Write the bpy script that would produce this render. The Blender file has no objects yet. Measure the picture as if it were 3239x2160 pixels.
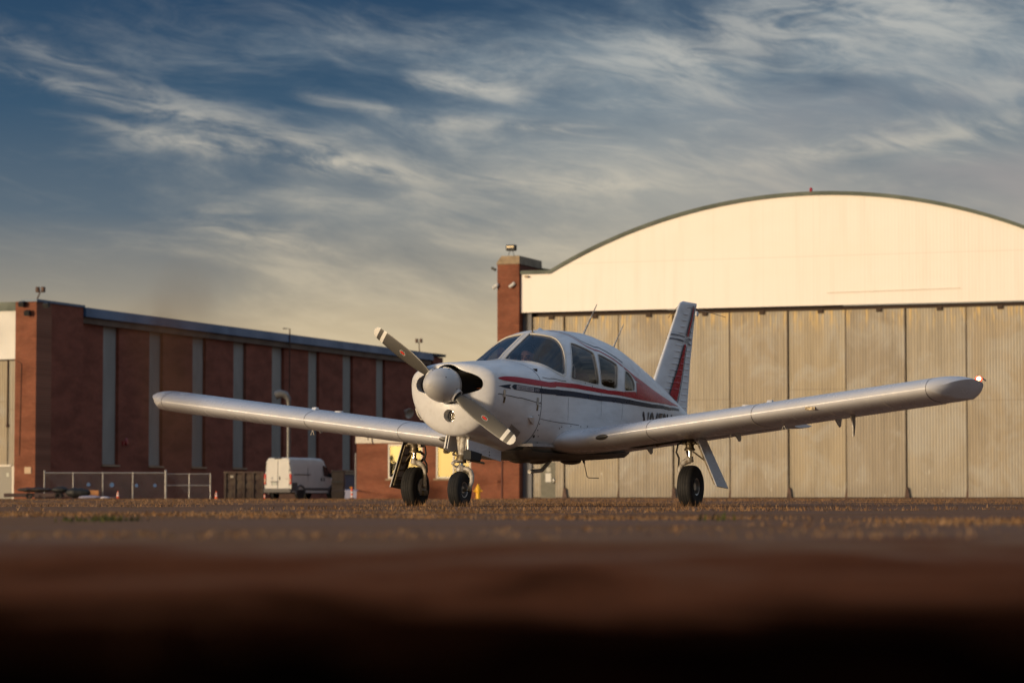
import bpy, bmesh, math, random
import numpy as np
from mathutils import Vector, Matrix
random.seed(7); RNG = np.random.default_rng(7)
SC = bpy.context.scene
COL = SC.collection
R = math.radians

# ---------------------------------------------------------------- camera
FPX, CAMH, HORIZ, CX, CY, IW = 8800.0, 0.0888, 1573.88, 1619.5, 1080.0, 3239.0
PITCH = math.atan((HORIZ - CY) / FPX)
cam = bpy.data.cameras.new('camera'); camo = bpy.data.objects.new('camera', cam); COL.objects.link(camo)
cam.sensor_width = 36.0; cam.lens = 36.0 * FPX / IW
camo.location = (0, 0, CAMH); camo.rotation_euler = (math.pi / 2 + PITCH, 0, 0)
cam.clip_start = 0.05; cam.clip_end = 6000
cam.dof.use_dof = True; cam.dof.focus_distance = 27.0; cam.dof.aperture_fstop = 4.2; cam.dof.aperture_blades = 0
SC.camera = camo

# ---------------------------------------------------------------- light and sky
SUN_AZ = (-0.766, -0.643)          # horizontal direction towards the sun: behind the camera, to its left
SUN_EL = R(4.2)
sun = bpy.data.lights.new('sun', 'SUN'); suno = bpy.data.objects.new('sun', sun); COL.objects.link(suno)
sun.energy = 2.7; sun.angle = R(11); sun.color = (1.0, 0.82, 0.62)
d = Vector((SUN_AZ[0] * math.cos(SUN_EL), SUN_AZ[1] * math.cos(SUN_EL), math.sin(SUN_EL)))
suno.rotation_euler = d.to_track_quat('Z', 'Y').to_euler()
SC.view_settings.view_transform = 'Standard'; SC.view_settings.look = 'None'
SC.view_settings.exposure = 0.0; SC.view_settings.gamma = 1.0; SC.view_settings.use_curve_mapping = False

class NT:
    """small helper for node trees"""
    def __init__(s, tree): s.t = tree; s.n = tree.nodes; s.l = tree.links
    def node(s, typ, **kw):
        n = s.n.new(typ)
        for k, v in kw.items(): setattr(n, k, v)
        return n
    def put(s, sock, v):
        if isinstance(v, bpy.types.NodeSocket): s.l.new(v, sock)
        elif v is not None: sock.default_value = v
    def math(s, op, a, b=None, c=None, clamp=False):
        n = s.node('ShaderNodeMath', operation=op, use_clamp=clamp)
        for i, v in enumerate((a, b, c)): s.put(n.inputs[i], v)
        return n.outputs[0]
    def mix(s, f, a, b, typ='MIX'):
        n = s.node('ShaderNodeMix', data_type='RGBA', blend_type=typ)
        s.put(n.inputs[0], f); s.put(n.inputs[6], a); s.put(n.inputs[7], b)
        return n.outputs[2]
    def comb(s, x, y, z=0.0):
        n = s.node('ShaderNodeCombineXYZ')
        for i, v in enumerate((x, y, z)): s.put(n.inputs[i], v)
        return n.outputs[0]
    def noise(s, vec, scale=1.0, detail=6.0, rough=0.55, dist=0.0):
        n = s.node('ShaderNodeTexNoise'); s.put(n.inputs['Vector'], vec)
        n.inputs['Scale'].default_value = scale; n.inputs['Detail'].default_value = detail
        n.inputs['Roughness'].default_value = rough; n.inputs['Distortion'].default_value = dist
        return n.outputs['Fac']
    def ss(s, v, lo, hi, a=0.0, b=1.0):
        n = s.node('ShaderNodeMapRange', interpolation_type='SMOOTHSTEP')
        s.put(n.inputs[0], v); n.inputs[1].default_value = lo; n.inputs[2].default_value = hi
        n.inputs[3].default_value = a; n.inputs[4].default_value = b
        return n.outputs[0]
    def ramp(s, f, stops):
        n = s.node('ShaderNodeValToRGB'); s.put(n.inputs[0], f); e = n.color_ramp.elements
        while len(e) < len(stops): e.new(0.5)
        for i, (p, c) in enumerate(stops): e[i].position = p; e[i].color = (*c, 1)
        return n.outputs[0]

world = bpy.data.worlds.new('World'); SC.world = world; world.use_nodes = True
def build_world():
    T = NT(world.node_tree); T.n.clear()
    out = T.node('ShaderNodeOutputWorld'); bg = T.node('ShaderNodeBackground'); T.l.new(bg.outputs[0], out.inputs[0])
    tc = T.node('ShaderNodeTexCoord'); sep = T.node('ShaderNodeSeparateXYZ'); T.l.new(tc.outputs['Generated'], sep.inputs[0])
    X, Y, Z = sep.outputs
    az = T.math('MULTIPLY', T.math('ARCTAN2', X, Y), 180 / math.pi)
    el = T.math('MULTIPLY', T.math('ARCSINE', T.math('MINIMUM', T.math('MAXIMUM', Z, -1.0), 1.0)), 180 / math.pi)
    sky = T.node('ShaderNodeTexSky', sky_type='NISHITA'); sky.sun_disc = False
    sky.sun_elevation = SUN_EL; sky.sun_rotation = math.atan2(SUN_AZ[0], SUN_AZ[1])
    sky.air_density = 1.0; sky.dust_density = 3.0; sky.ozone_density = 2.0
    nish = T.mix(1.0, sky.outputs[0], (.10, .10, .10, 1), 'MULTIPLY')
    # evening sky: tan at the horizon, deep blue above, the Nishita glow growing towards the sun
    blue = T.ramp(T.math('DIVIDE', el, 40.0, clamp=True), [(0.0, (.48, .345, .18)), (0.07, (.42, .32, .19)), (0.105, (.21, .195, .165)),
                  (0.145, (.078, .108, .140)), (0.20, (.027, .063, .112)), (0.27, (.011, .036, .082)), (0.62, (.055, .115, .215)), (1.0, (.12, .215, .38))])
    sd = T.math('ADD', T.math('MULTIPLY', X, SUN_AZ[0]), T.math('MULTIPLY', Y, SUN_AZ[1]))
    base = T.mix(T.ss(sd, -.2, .95, .05, .75), blue, nish)
    # the aureole of the low sun, behind the camera
    dot = T.math('ADD', T.math('ADD', T.math('MULTIPLY', X, d[0]), T.math('MULTIPLY', Y, d[1])), T.math('MULTIPLY', Z, d[2]))
    glow = T.math('EXPONENT', T.math('MULTIPLY', T.math('SUBTRACT', dot, 1.0), 48.0))
    # thin high cloud: coordinates in degrees of azimuth and elevation, gently warped
    wn = T.node('ShaderNodeTexNoise'); T.put(wn.inputs['Vector'], T.comb(T.math('MULTIPLY', az, .13), T.math('MULTIPLY', el, .22), 3.1))
    wn.inputs['Scale'].default_value = 1.0; wn.inputs['Detail'].default_value = 2.0
    wc = T.node('ShaderNodeSeparateColor'); T.l.new(wn.outputs['Color'], wc.inputs[0])
    a = T.math('ADD', az, T.math('MULTIPLY', T.math('SUBTRACT', wc.outputs[0], .5), 2.6)); e = T.math('ADD', el, T.math('MULTIPLY', T.math('SUBTRACT', wc.outputs[1], .5), 1.7))
    c, s_ = math.cos(R(10)), math.sin(R(10))
    u = T.math('SUBTRACT', T.math('MULTIPLY', a, c), T.math('MULTIPLY', e, s_))
    v = T.math('ADD', T.math('MULTIPLY', a, s_), T.math('MULTIPLY', e, c))
    fib = T.noise(T.comb(T.math('MULTIPLY', u, .20), T.math('MULTIPLY', v, .72), 1.0), 1.0, 8, .60, .35)
    fine = T.noise(T.comb(T.math('MULTIPLY', u, .50), T.math('MULTIPLY', v, 2.0), 8.0), 1.0, 7, .64, 1.2)
    broad = T.noise(T.comb(T.math('MULTIPLY', a, .11), T.math('MULTIPLY', e, .24), 4.4), 1.0, 4, .5)
    cover = T.math('ADD', T.ss(T.math('SUBTRACT', az, T.math('MULTIPLY', el, .25)), -11.5, 1.0, -.14, .20), T.math('MULTIPLY', T.math('SUBTRACT', broad, .5), .75))
    veil = T.ss(T.math('ADD', T.math('MULTIPLY', fib, .55), cover), .18, .62)
    def streak(a0, e0, a1, e1, wid, bow, gain):
        L = math.hypot(a1 - a0, e1 - e0); tx, ty = (a1 - a0) / L, (e1 - e0) / L
        da = T.math('SUBTRACT', a, a0); de = T.math('SUBTRACT', e, e0)
        t = T.math('DIVIDE', T.math('ADD', T.math('MULTIPLY', da, tx), T.math('MULTIPLY', de, ty)), L)
        n = T.math('SUBTRACT', T.math('MULTIPLY', de, tx), T.math('MULTIPLY', da, ty))
        n = T.math('ADD', n, T.math('MULTIPLY', T.math('MULTIPLY', t, T.math('SUBTRACT', 1.0, t)), bow))
        n = T.math('DIVIDE', n, T.math('ADD', wid * .4, T.math('MULTIPLY', broad, wid * 1.3)))
        g = T.math('EXPONENT', T.math('MULTIPLY', T.math('MULTIPLY', n, n), -1.0))
        return T.math('MULTIPLY', T.math('MULTIPLY', g, gain), T.math('MULTIPLY', T.ss(t, -.12, .25), T.ss(t, .70, 1.15, 1.0, 0.0)))
    def px(u_, v_): return (u_ - CX) / FPX * 180 / math.pi, (HORIZ - v_) / FPX * 180 / math.pi
    st = None
    for (u0, v0, u1, v1, wid, bow, gain) in ((-200, 120, 1450, 600, .16, .9, .62), (-100, 60, 1000, 480, .20, .5, .38), (150, 350, 1450, 620, .16, .5, .58), (300, 440, 1450, 615, .18, -.2, .45), (1290, 250, 1700, 310, .24, -.2, .9),
                                        (930, 315, 1340, 380, .10, .5, .45), (1350, 410, 1950, 440, .16, -.4, .8), (1500, 590, 2200, 600, .20, .3, .6),
                                        (600, 700, 1150, 830, .30, .4, .7), (1900, 230, 3300, 60, .8, -1.0, .7), (2250, 560, 3300, 350, .22, .2, .6)):
        a0, e0 = px(u0, v0); a1, e1 = px(u1, v1)
        g = streak(a0, e0, a1, e1, wid, bow, gain)
        st = g if st is None else T.math('ADD', st, g)
    wisp = T.math('MULTIPLY', st, T.ss(T.math('ADD', T.math('MULTIPLY', fib, .5), T.math('MULTIPLY', fine, .5)), .38, .60), clamp=True)
    high = T.math('MULTIPLY', T.math('ADD', T.math('MULTIPLY', veil, .8), .2), T.ss(T.math('ADD', T.math('MULTIPLY', fib, .6), T.math('MULTIPLY', fine, .4)), .46, .68))
    elr = T.math('DIVIDE', el, 20.0, clamp=True)
    vcol = T.ramp(elr, [(0.0, (.56, .44, .26)), (.18, (.52, .425, .275)), (.27, (.38, .345, .275)), (.40, (.215, .250, .268)), (.55, (.225, .280, .310)), (1.0, (.33, .385, .45))])
    lit = T.ramp(elr, [(0.0, (.48, .385, .24)), (.25, (.49, .42, .305)), (.45, (.48, .455, .395)), (1.0, (.48, .475, .45))])
    col = T.mix(T.math('MULTIPLY', veil, .70), base, vcol)
    col = T.mix(T.math('MULTIPLY', high, .36), col, lit)
    gray = T.math('MULTIPLY', T.math('MULTIPLY', T.ss(broad, .48, .66), T.ss(az, 2, 9)), .6)
    col = T.mix(gray, col, (.235, .215, .215, 1))
    col = T.mix(T.math('MULTIPLY', wisp, .58), col, lit)
    col = T.mix(glow, col, T.mix(1.0, col, (7.6, 5.0, 1.5, 1), 'ADD'))
    col = T.mix(T.ss(el, -1.5, -.2), (.07, .055, .045, 1), col)
    T.l.new(col, bg.inputs[0]); bg.inputs[1].default_value = 1.4
build_world()

# ---------------------------------------------------------------- pixels to places
def pix_dir(u, v):
    a = (u - CX) / FPX; b = -(v - CY) / FPX; c, s = math.cos(PITCH), math.sin(PITCH)
    return np.array([a, c - b * s, s + b * c])
CAMP = np.array([0, 0, CAMH])
def pix_at(u, v, Y):
    D = pix_dir(u, v); return CAMP + D * (Y / D[1])
def pix_plane(u, v, p0, n):
    D = pix_dir(u, v); return CAMP + D * (np.dot(np.asarray(p0) - CAMP, n) / np.dot(D, n))

# ---------------------------------------------------------------- mesh collecting
class MB:
    def __init__(s): s.v = []; s.f = []
    def add(s, vs, fs):
        o = len(s.v); s.v += [tuple(float(q) for q in p) for p in vs]; s.f += [tuple(i + o for i in f) for f in fs]; return s
    def box(s, c, size, rot=None):
        hx, hy, hz = (q / 2 for q in size)
        P = [Vector((x, y, z)) for x in (-hx, hx) for y in (-hy, hy) for z in (-hz, hz)]
        if rot is not None: P = [rot @ p for p in P]
        return s.add([p + Vector(c) for p in P], [(0, 1, 3, 2), (4, 6, 7, 5), (0, 4, 5, 1), (2, 3, 7, 6), (0, 2, 6, 4), (1, 5, 7, 3)])
    def hexa(s, b, t):
        """8 corners: b four bottom (ccw from above), t four top"""
        return s.add(list(b) + list(t), [(3, 2, 1, 0), (4, 5, 6, 7), (0, 1, 5, 4), (1, 2, 6, 5), (2, 3, 7, 6), (3, 0, 4, 7)])
    def tube(s, pts, r, n=12, caps=True, squash=None):
        pts = [Vector(p) for p in pts]; rs = r if isinstance(r, (list, tuple)) else [r] * len(pts)
        T0 = (pts[1] - pts[0]).normalized(); up = Vector((0, 0, 1)) if abs(T0.z) < .9 else Vector((1, 0, 0))
        N = T0.cross(up).normalized(); rings = []
        for i, p in enumerate(pts):
            T = (pts[min(i + 1, len(pts) - 1)] - pts[max(i - 1, 0)]).normalized()
            N = (N - T * N.dot(T)).normalized(); B = T.cross(N)
            k = squash or 1.0
            rings.append([p + (N * math.cos(2 * math.pi * j / n) + B * math.sin(2 * math.pi * j / n) * k) * rs[i] for j in range(n)])
        return s.loft(rings, caps=caps)
    def cyl(s, p, q, r, r2=None, n=16): return s.tube([p, q], [r, r if r2 is None else r2], n)
    def loft(s, rings, closed=True, caps=True):
        n = len(rings[0]); o = []; fs = []
        for r_ in rings: o += list(r_)
        for i in range(len(rings) - 1):
            for j in range(n if closed else n - 1):
                k = (j + 1) % n; fs.append((i * n + j, i * n + k, (i + 1) * n + k, (i + 1) * n + j))
        if caps and closed: fs.append(tuple(range(n - 1, -1, -1))); fs.append(tuple((len(rings) - 1) * n + j for j in range(n)))
        return s.add(o, fs)
    def lathe(s, prof, c, axis, n=32, caps=False):
        """prof: (r, h) pairs, h along axis from c"""
        A = Vector(axis).normalized(); up = Vector((0, 0, 1)) if abs(A.z) < .9 else Vector((1, 0, 0))
        N = A.cross(up).normalized(); B = A.cross(N); c = Vector(c)
        return s.loft([[c + A * h + (N * math.cos(2 * math.pi * j / n) + B * math.sin(2 * math.pi * j / n)) * r for j in range(n)] for r, h in prof], caps=caps)
    def ellip(s, c, r, n=14, m=10, rot=None):
        c = Vector(c); rings = []
        for i in range(m + 1):
            ph = math.pi * i / m; ring = []
            for j in range(n):
                th = 2 * math.pi * j / n
                p = Vector((r[0] * math.sin(ph) * math.cos(th), r[1] * math.sin(ph) * math.sin(th), r[2] * math.cos(ph)))
                ring.append(c + (rot @ p if rot is not None else p))
            rings.append(ring)
        return s.loft(rings, caps=False)
    def prism(s, poly, axis, t):
        """flat polygon thickened by vector axis*t (centred)"""
        A = Vector(axis).normalized() * (t / 2); n = len(poly)
        return s.add([Vector(p) - A for p in poly] + [Vector(p) + A for p in poly],
                     [tuple(range(n - 1, -1, -1)), tuple(range(n, 2 * n))] + [(i, (i + 1) % n, n + (i + 1) % n, n + i) for i in range(n)])
    def grid(s, rows):
        n = len(rows[0]); o = []
        for r_ in rows: o += list(r_)
        return s.add(o, [(i * n + j, i * n + j + 1, (i + 1) * n + j + 1, (i + 1) * n + j) for i in range(len(rows) - 1) for j in range(n - 1)])
    def build(s, name, mat, parent=None, smooth=None, bevel=0.0, merge=True, normals=True):
        me = bpy.data.meshes.new(name); me.from_pydata(s.v, [], s.f)
        if merge or normals:
            bm = bmesh.new(); bm.from_mesh(me)
            if merge: bmesh.ops.remove_doubles(bm, verts=bm.verts, dist=1e-5)
            if normals: bmesh.ops.recalc_face_normals(bm, faces=bm.faces)
            bm.to_mesh(me); bm.free()
        me.update()
        o = bpy.data.objects.new(name, me); COL.objects.link(o)
        if mat is not None: me.materials.append(mat)
        if parent is not None: o.parent = parent
        if bevel > 0:
            b = o.modifiers.new('bevel', 'BEVEL'); b.width = bevel; b.segments = 2; b.limit_method = 'ANGLE'; b.angle_limit = R(40)
        if smooth is not None:
            me.shade_smooth()
            me.set_sharp_from_angle(angle=R(smooth))
        return o
def tag(o, label=None, cat=None, group=None, kind=None):
    for k, v in (('label', label), ('category', cat), ('group', group), ('kind', kind)):
        if v: o[k] = v
    return o
def empty(name, loc=(0, 0, 0), rz=0.0, label=None, cat=None, group=None):
    o = bpy.data.objects.new(name, None); COL.objects.link(o); o.location = loc; o.rotation_euler = (0, 0, rz); o.empty_display_size = .2
    return tag(o, label, cat, group)
def copy_tree(o, parent=None):
    c = o.copy(); COL.objects.link(c)
    if parent is not None: c.parent = parent
    for ch in list(o.children): copy_tree(ch, c)
    return c

# ---------------------------------------------------------------- materials
def mat(name, col, rough=.5, metal=0.0, spec=.5, var=0.0, vscale=8.0, bump=0.0, bscale=60.0, coat=0.0, col2=None, emit=None, estr=0.0, stretch=(1, 1, 1)):
    m = bpy.data.materials.new(name); m.use_nodes = True; T = NT(m.node_tree); b = T.n['Principled BSDF']
    b.inputs['Roughness'].default_value = rough; b.inputs['Metallic'].default_value = metal; b.inputs['Specular IOR Level'].default_value = spec; b.inputs['Metallic'].default_value = metal
    b.inputs['Coat Weight'].default_value = coat; b.inputs['Coat Roughness'].default_value = .12
    tc = T.node('ShaderNodeTexCoord'); mp = T.node('ShaderNodeMapping'); T.l.new(tc.outputs['Object'], mp.inputs[0]); mp.inputs['Scale'].default_value = stretch
    if var > 0 or col2:
        f = T.noise(mp.outputs[0], vscale, 7, .6, .2)
        c2 = col2 or tuple(max(0, q * (1 - var)) for q in col)
        T.l.new(T.mix(T.ss(f, .35, .68), (*col, 1), (*c2, 1)), b.inputs['Base Color'])
        T.l.new(T.ss(f, .3, .7, max(.02, rough - .06), min(1, rough + .08)), b.inputs['Roughness'])
    else: b.inputs['Base Color'].default_value = (*col, 1)
    if bump > 0:
        bn = T.node('ShaderNodeBump'); bn.inputs['Strength'].default_value = 1.0; bn.inputs['Distance'].default_value = bump
        T.l.new(T.noise(mp.outputs[0], bscale, 5, .6), bn.inputs['Height']); T.l.new(bn.outputs[0], b.inputs['Normal'])
    if emit: b.inputs['Emission Color'].default_value = (*emit, 1); b.inputs['Emission Strength'].default_value = estr
    return m
def brick_mat(name, c1, c2, mortar, rot=0.0, scale=1.0):
    """rot: turn about z so that the brick pattern lies in the wall"""
    m = bpy.data.materials.new(name); m.use_nodes = True; T = NT(m.node_tree); b = T.n['Principled BSDF']
    tc = T.node('ShaderNodeTexCoord'); sp = T.node('ShaderNodeSeparateXYZ'); T.l.new(tc.outputs['Object'], sp.inputs[0])
    along = T.math('ADD', T.math('MULTIPLY', sp.outputs[0], math.cos(rot)), T.math('MULTIPLY', sp.outputs[1], math.sin(rot)))
    vec = T.comb(along, sp.outputs[2], 0.0)
    br = T.node('ShaderNodeTexBrick'); T.l.new(vec, br.inputs['Vector'])
    br.inputs['Color1'].default_value = (*c1, 1); br.inputs['Color2'].default_value = (*c2, 1); br.inputs['Mortar'].default_value = (*mortar, 1)
    br.inputs['Scale'].default_value = 1.0; br.inputs['Mortar Size'].default_value = .008; br.inputs['Brick Width'].default_value = .21; br.inputs['Row Height'].default_value = .075
    br.inputs['Bias'].default_value = 0.0
    big = T.noise(T.comb(T.math('MULTIPLY', along, .35), T.math('MULTIPLY', sp.outputs[2], .9), 2.0), 1.0, 6, .6, .4)
    col = T.mix(T.ss(big, .35, .72), br.outputs['Color'], T.mix(1.0, br.outputs['Color'], (.62, .58, .56, 1), 'MULTIPLY'))
    fine = T.noise(T.comb(T.math('MULTIPLY', along, 2.2), T.math('MULTIPLY', sp.outputs[2], 9.0), 6.0), 1.0, 4, .6)
    col = T.mix(T.ss(fine, .55, .8), col, T.mix(1.0, col, (1.35, 1.3, 1.28, 1), 'MULTIPLY'))
    T.l.new(col, b.inputs['Base Color']); b.inputs['Roughness'].default_value = .85; b.inputs['Specular IOR Level'].default_value = .25
    bn = T.node('ShaderNodeBump'); bn.inputs['Distance'].default_value = .01; T.l.new(T.math('SUBTRACT', 1.0, br.outputs['Fac']), bn.inputs['Height']); T.l.new(bn.outputs[0], b.inputs['Normal'])
    return m
def glass_mat(name, tint, refl=1.0, clear=.9, rough=.02):
    """thin pane: tinted see-through plus Fresnel reflection"""
    m = bpy.data.materials.new(name); m.use_nodes = True; T = NT(m.node_tree); T.n.clear()
    out = T.node('ShaderNodeOutputMaterial'); tr = T.node('ShaderNodeBsdfTransparent'); gl = T.node('ShaderNodeBsdfGlossy')
    tr.inputs[0].default_value = (*[q * clear for q in tint], 1); gl.inputs['Roughness'].default_value = rough
    fr = T.node('ShaderNodeFresnel'); fr.inputs[0].default_value = 1.5
    mx = T.node('ShaderNodeMixShader'); T.l.new(T.math('MULTIPLY', fr.outputs[0], refl, clamp=True), mx.inputs[0])
    T.l.new(tr.outputs[0], mx.inputs[1]); T.l.new(gl.outputs[0], mx.inputs[2]); T.l.new(mx.outputs[0], out.inputs[0])
    return m
M = {}
def paint_mat(name, col, dirt=(.20, .17, .14), rough=.34, amount=.5, spec=.38, metal=0.0):
    """aircraft paint: faint mottling, fine specks and streaks of grime running aft along x"""
    m = bpy.data.materials.new(name); m.use_nodes = True; T = NT(m.node_tree); b = T.n['Principled BSDF']
    tc = T.node('ShaderNodeTexCoord'); mp = T.node('ShaderNodeMapping'); T.l.new(tc.outputs['Object'], mp.inputs[0]); mp.inputs['Scale'].default_value = (.7, 3.0, 3.0)
    f = T.noise(mp.outputs[0], 3.0, 8, .62, .4); g = T.noise(tc.outputs['Object'], 55.0, 3, .5); h_ = T.noise(tc.outputs['Object'], 1.7, 5, .6)
    k = T.math('ADD', T.math('MULTIPLY', T.ss(f, .42, .8), .42), T.math('MULTIPLY', T.ss(g, .70, .80), .35))
    k = T.math('MULTIPLY', k, amount)
    c = T.mix(T.ss(h_, .35, .7), (*col, 1), (*[q * .92 for q in col], 1))
    T.l.new(T.mix(k, c, (*dirt, 1)), b.inputs['Base Color'])
    T.l.new(T.ss(f, .3, .75, rough - .05, rough + .12), b.inputs['Roughness'])
    b.inputs['Specular IOR Level'].default_value = spec
    bn = T.node('ShaderNodeBump'); bn.inputs['Distance'].default_value = .004; bn.inputs['Strength'].default_value = .35
    T.l.new(T.noise(tc.outputs['Object'], 6.0, 3, .5), bn.inputs['Height']); T.l.new(bn.outputs[0], b.inputs['Normal'])
    return m
M['white'] = paint_mat('aircraft white', (.67, .668, .675), amount=.75)
M['wing'] = paint_mat('aircraft silver grey', (.56, .56, .585), rough=.22, amount=.35, metal=.40)
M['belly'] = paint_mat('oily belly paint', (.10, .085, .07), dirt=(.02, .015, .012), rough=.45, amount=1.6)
M['red'] = paint_mat('aircraft red', (.37, .008, .024), dirt=(.12, .02, .02), rough=.25, amount=.3, spec=.18)
M['black'] = paint_mat('aircraft blue black', (.009, .019, .045), dirt=(.05, .04, .03), rough=.28, amount=.3, spec=.18)
M['lettering'] = mat('dark lettering', (.035, .032, .036), .4)
M['palepanel'] = mat('pale lettering panel', (.42, .38, .40), .5)
M['blade'] = mat('propeller grey', (.070, .064, .055), .38, var=.25, vscale=5)
M['bladewhite'] = mat('propeller tip white', (.72, .69, .63), .4, var=.1)
M['decalred'] = mat('emblem red', (.55, .03, .02), .4)
M['decaldark'] = mat('emblem dark', (.06, .045, .02), .4)
M['rubber'] = mat('tyre rubber', (.011, .010, .010), .8, var=.4, vscale=12, bump=.0015, bscale=40)
M['blackplastic'] = mat('black plastic', (.008, .008, .008), .6)
M['dark'] = mat('dark cavity', (.012, .010, .009), .85)
M['chrome'] = mat('chrome', (.75, .74, .72), .12, metal=1.0)
M['cast'] = mat('painted gear casting', (.52, .49, .44), .4, var=.6, vscale=22, col2=(.16, .12, .08))
M['grimy'] = mat('oily metal', (.22, .17, .10), .45, metal=.4, col2=(.05, .035, .02), vscale=26)
M['alu'] = mat('bare aluminium', (.55, .54, .52), .35, metal=.9, var=.3)
M['seam'] = mat('panel seam', (.035, .03, .028), .7)
M['rivet'] = mat('rivet heads', (.62, .58, .52), .3, metal=.5)
M['interior'] = mat('cabin lining', (.34, .31, .29), .8, var=.25)
M['seat'] = mat('seat vinyl', (.075, .022, .026), .55, var=.3)
M['glare'] = mat('glareshield', (.010, .010, .012), .7)
M['glass'] = glass_mat('cabin glass', (.90, .90, .93), .9, .94)
M['wsglass'] = glass_mat('windscreen glass', (.84, .86, .95), .9, .94)
M['trim'] = mat('window trim', (.60, .56, .50), .45, var=.1)
M['orange'] = mat('baffle silicone', (.45, .10, .02), .6)
# ================================================================ the aircraft
# local frame: x aft from the nose wheel, y to starboard, z up from the ground
PSI = 0.4369; ACX, ACY = -0.5181, 27.5592
plane = empty('light_aircraft', (ACX, ACY, 0), math.pi / 2 - PSI,
              'white low-wing propeller aeroplane with red and black stripes parked on the apron', 'airplane')
E1 = np.array([math.sin(PSI), math.cos(PSI), 0]); E2 = np.array([-math.cos(PSI), math.sin(PSI), 0]); E3 = np.array([0, 0, 1.])
def loc_ray(u, v):
    D = pix_dir(u, v); P = CAMP - np.array([ACX, ACY, 0])
    return np.array([P @ E1, P @ E2, P @ E3]), np.array([D @ E1, D @ E2, D @ E3])
def at_y(u, v, y): o, d_ = loc_ray(u, v); return o + d_ * ((y - o[1]) / d_[1])
def at_x(u, v, x): o, d_ = loc_ray(u, v); return o + d_ * ((x - o[0]) / d_[0])
Z1 = lambda u, v: (1150 + u * .3955, 1000 + v * .3955)
Z2 = lambda u, v: (1450 + u * .3401, 950 + v * .3401)
ZW = lambda u, v: (1480 + u * 400 / 2352, 1030 + v * 400 / 2352)
ZS = lambda u, v: (1560 + u * 200 / 2352, 1180 + v * 200 / 2352)
Z5 = lambda u, v: (2000 + u * .287, 900 + v * .287)
ZB = lambda u, v: (1440 + u * 660 / 2352, 1340 + v * 660 / 2352)
ZN = lambda u, v: (1380 + u * .1531, 1370 + v * .1531)
ZM = lambda u, v: (2080 + u * .1531, 1370 + v * .1531)
ZC = lambda u, v: (1290 + u * 350 / 1829, 1120 + v * 350 / 1829)
ZF = lambda u, v: (1980 + u * 240 / 2352, 1240 + v * 240 / 2352)

# ---- fuselage sections: x, top, bottom, half width, height of greatest width, upper exponents (m,n), lower exponents (m,n)
ST = np.array([
 (-.10, 1.425, .695, .470, 1.180, 2.0, 3.3, 2.0, 2.0),
 (.10,  1.440, .685, .510, 1.175, 2.0, 3.3, 2.0, 2.1),
 (.40,  1.462, .620, .540, 1.165, 2.0, 3.0, 2.1, 2.5),
 (.72,  1.480, .545, .556, 1.155, 2.0, 2.8, 2.2, 3.0),
 (.92,  1.495, .520, .562, 1.150, 2.0, 2.7, 2.2, 3.4),
 (1.10, 1.580, .505, .566, 1.145, 2.0, 2.7, 2.2, 3.8),
 (1.30, 1.673, .495, .570, 1.140, 2.0, 2.8, 2.2, 4.0),
 (1.50, 1.764, .490, .572, 1.140, 2.0, 3.0, 2.2, 4.0),
 (1.64, 1.818, .490, .574, 1.140, 2.0, 3.1, 2.2, 4.0),
 (1.80, 1.846, .490, .575, 1.140, 2.0, 3.2, 2.2, 4.0),
 (2.20, 1.866, .490, .575, 1.140, 2.0, 3.2, 2.2, 4.0),
 (2.60, 1.872, .492, .568, 1.130, 2.0, 3.1, 2.2, 4.0),
 (3.03, 1.840, .500, .540, 1.110, 2.0, 2.8, 2.2, 3.6),
 (3.48, 1.790, .530, .495, 1.080, 2.0, 2.4, 2.2, 3.2),
 (3.87, 1.713, .565, .445, 1.060, 2.0, 2.2, 2.2, 3.0),
 (4.46, 1.571, .630, .360, 1.030, 2.0, 2.0, 2.1, 2.7),
 (5.08, 1.396, .710, .260, 1.000, 2.0, 2.0, 2.0, 2.4),
 (5.60, 1.235, .790, .175, .985, 2.0, 2.0, 2.0, 2.2),
 (6.09, 1.080, .860, .100, .965, 2.0, 2.0, 2.0, 2.0),
 (6.42, .985,  .905, .030, .945, 2.0, 2.0, 2.0, 2.0)])
def station(x):
    x = np.clip(np.asarray(x, float), ST[0, 0], ST[-1, 0]); X = ST[:, 0]
    i = np.clip(np.searchsorted(X, x) - 1, 0, len(X) - 2); h = X[i + 1] - X[i]; t = ((x - X[i]) / h)[..., None]
    m = np.zeros_like(ST); d_ = np.diff(ST, axis=0) / np.diff(X)[:, None]
    m[1:-1] = np.where(d_[:-1] * d_[1:] > 0, 2 * d_[:-1] * d_[1:] / (d_[:-1] + d_[1:] + 1e-12), 0); m[0] = d_[0]; m[-1] = d_[-1]
    p0, p1, m0, m1 = ST[i], ST[i + 1], m[i] * h[..., None], m[i + 1] * h[..., None]
    return (2 * t**3 - 3 * t**2 + 1) * p0 + (t**3 - 2 * t**2 + t) * m0 + (-2 * t**3 + 3 * t**2) * p1 + (t**3 - t**2) * m1
def sect(x, th):
    """point of the hull at station x and angle th (0 = starboard side, pi/2 = top, pi = port side)"""
    x = np.asarray(x, float); th = np.asarray(th, float); S = station(x); c, s = np.cos(th), np.sin(th)
    up = s >= 0; H = np.where(up, S[..., 1] - S[..., 4], S[..., 4] - S[..., 2])
    m = np.where(up, S[..., 5], S[..., 7]); n = np.where(up, S[..., 6], S[..., 8])
    lo, hi = np.full(c.shape, .5), np.full(c.shape, 1.5)
    for _ in range(40):
        r = (lo + hi) / 2; g = np.abs(r * c)**m + np.abs(r * s)**n - 1; hi = np.where(g > 0, r, hi); lo = np.where(g > 0, lo, r)
    r = (lo + hi) / 2
    return np.stack([x + 0 * r, S[..., 3] * r * c, S[..., 4] + H * r * s], -1)
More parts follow.
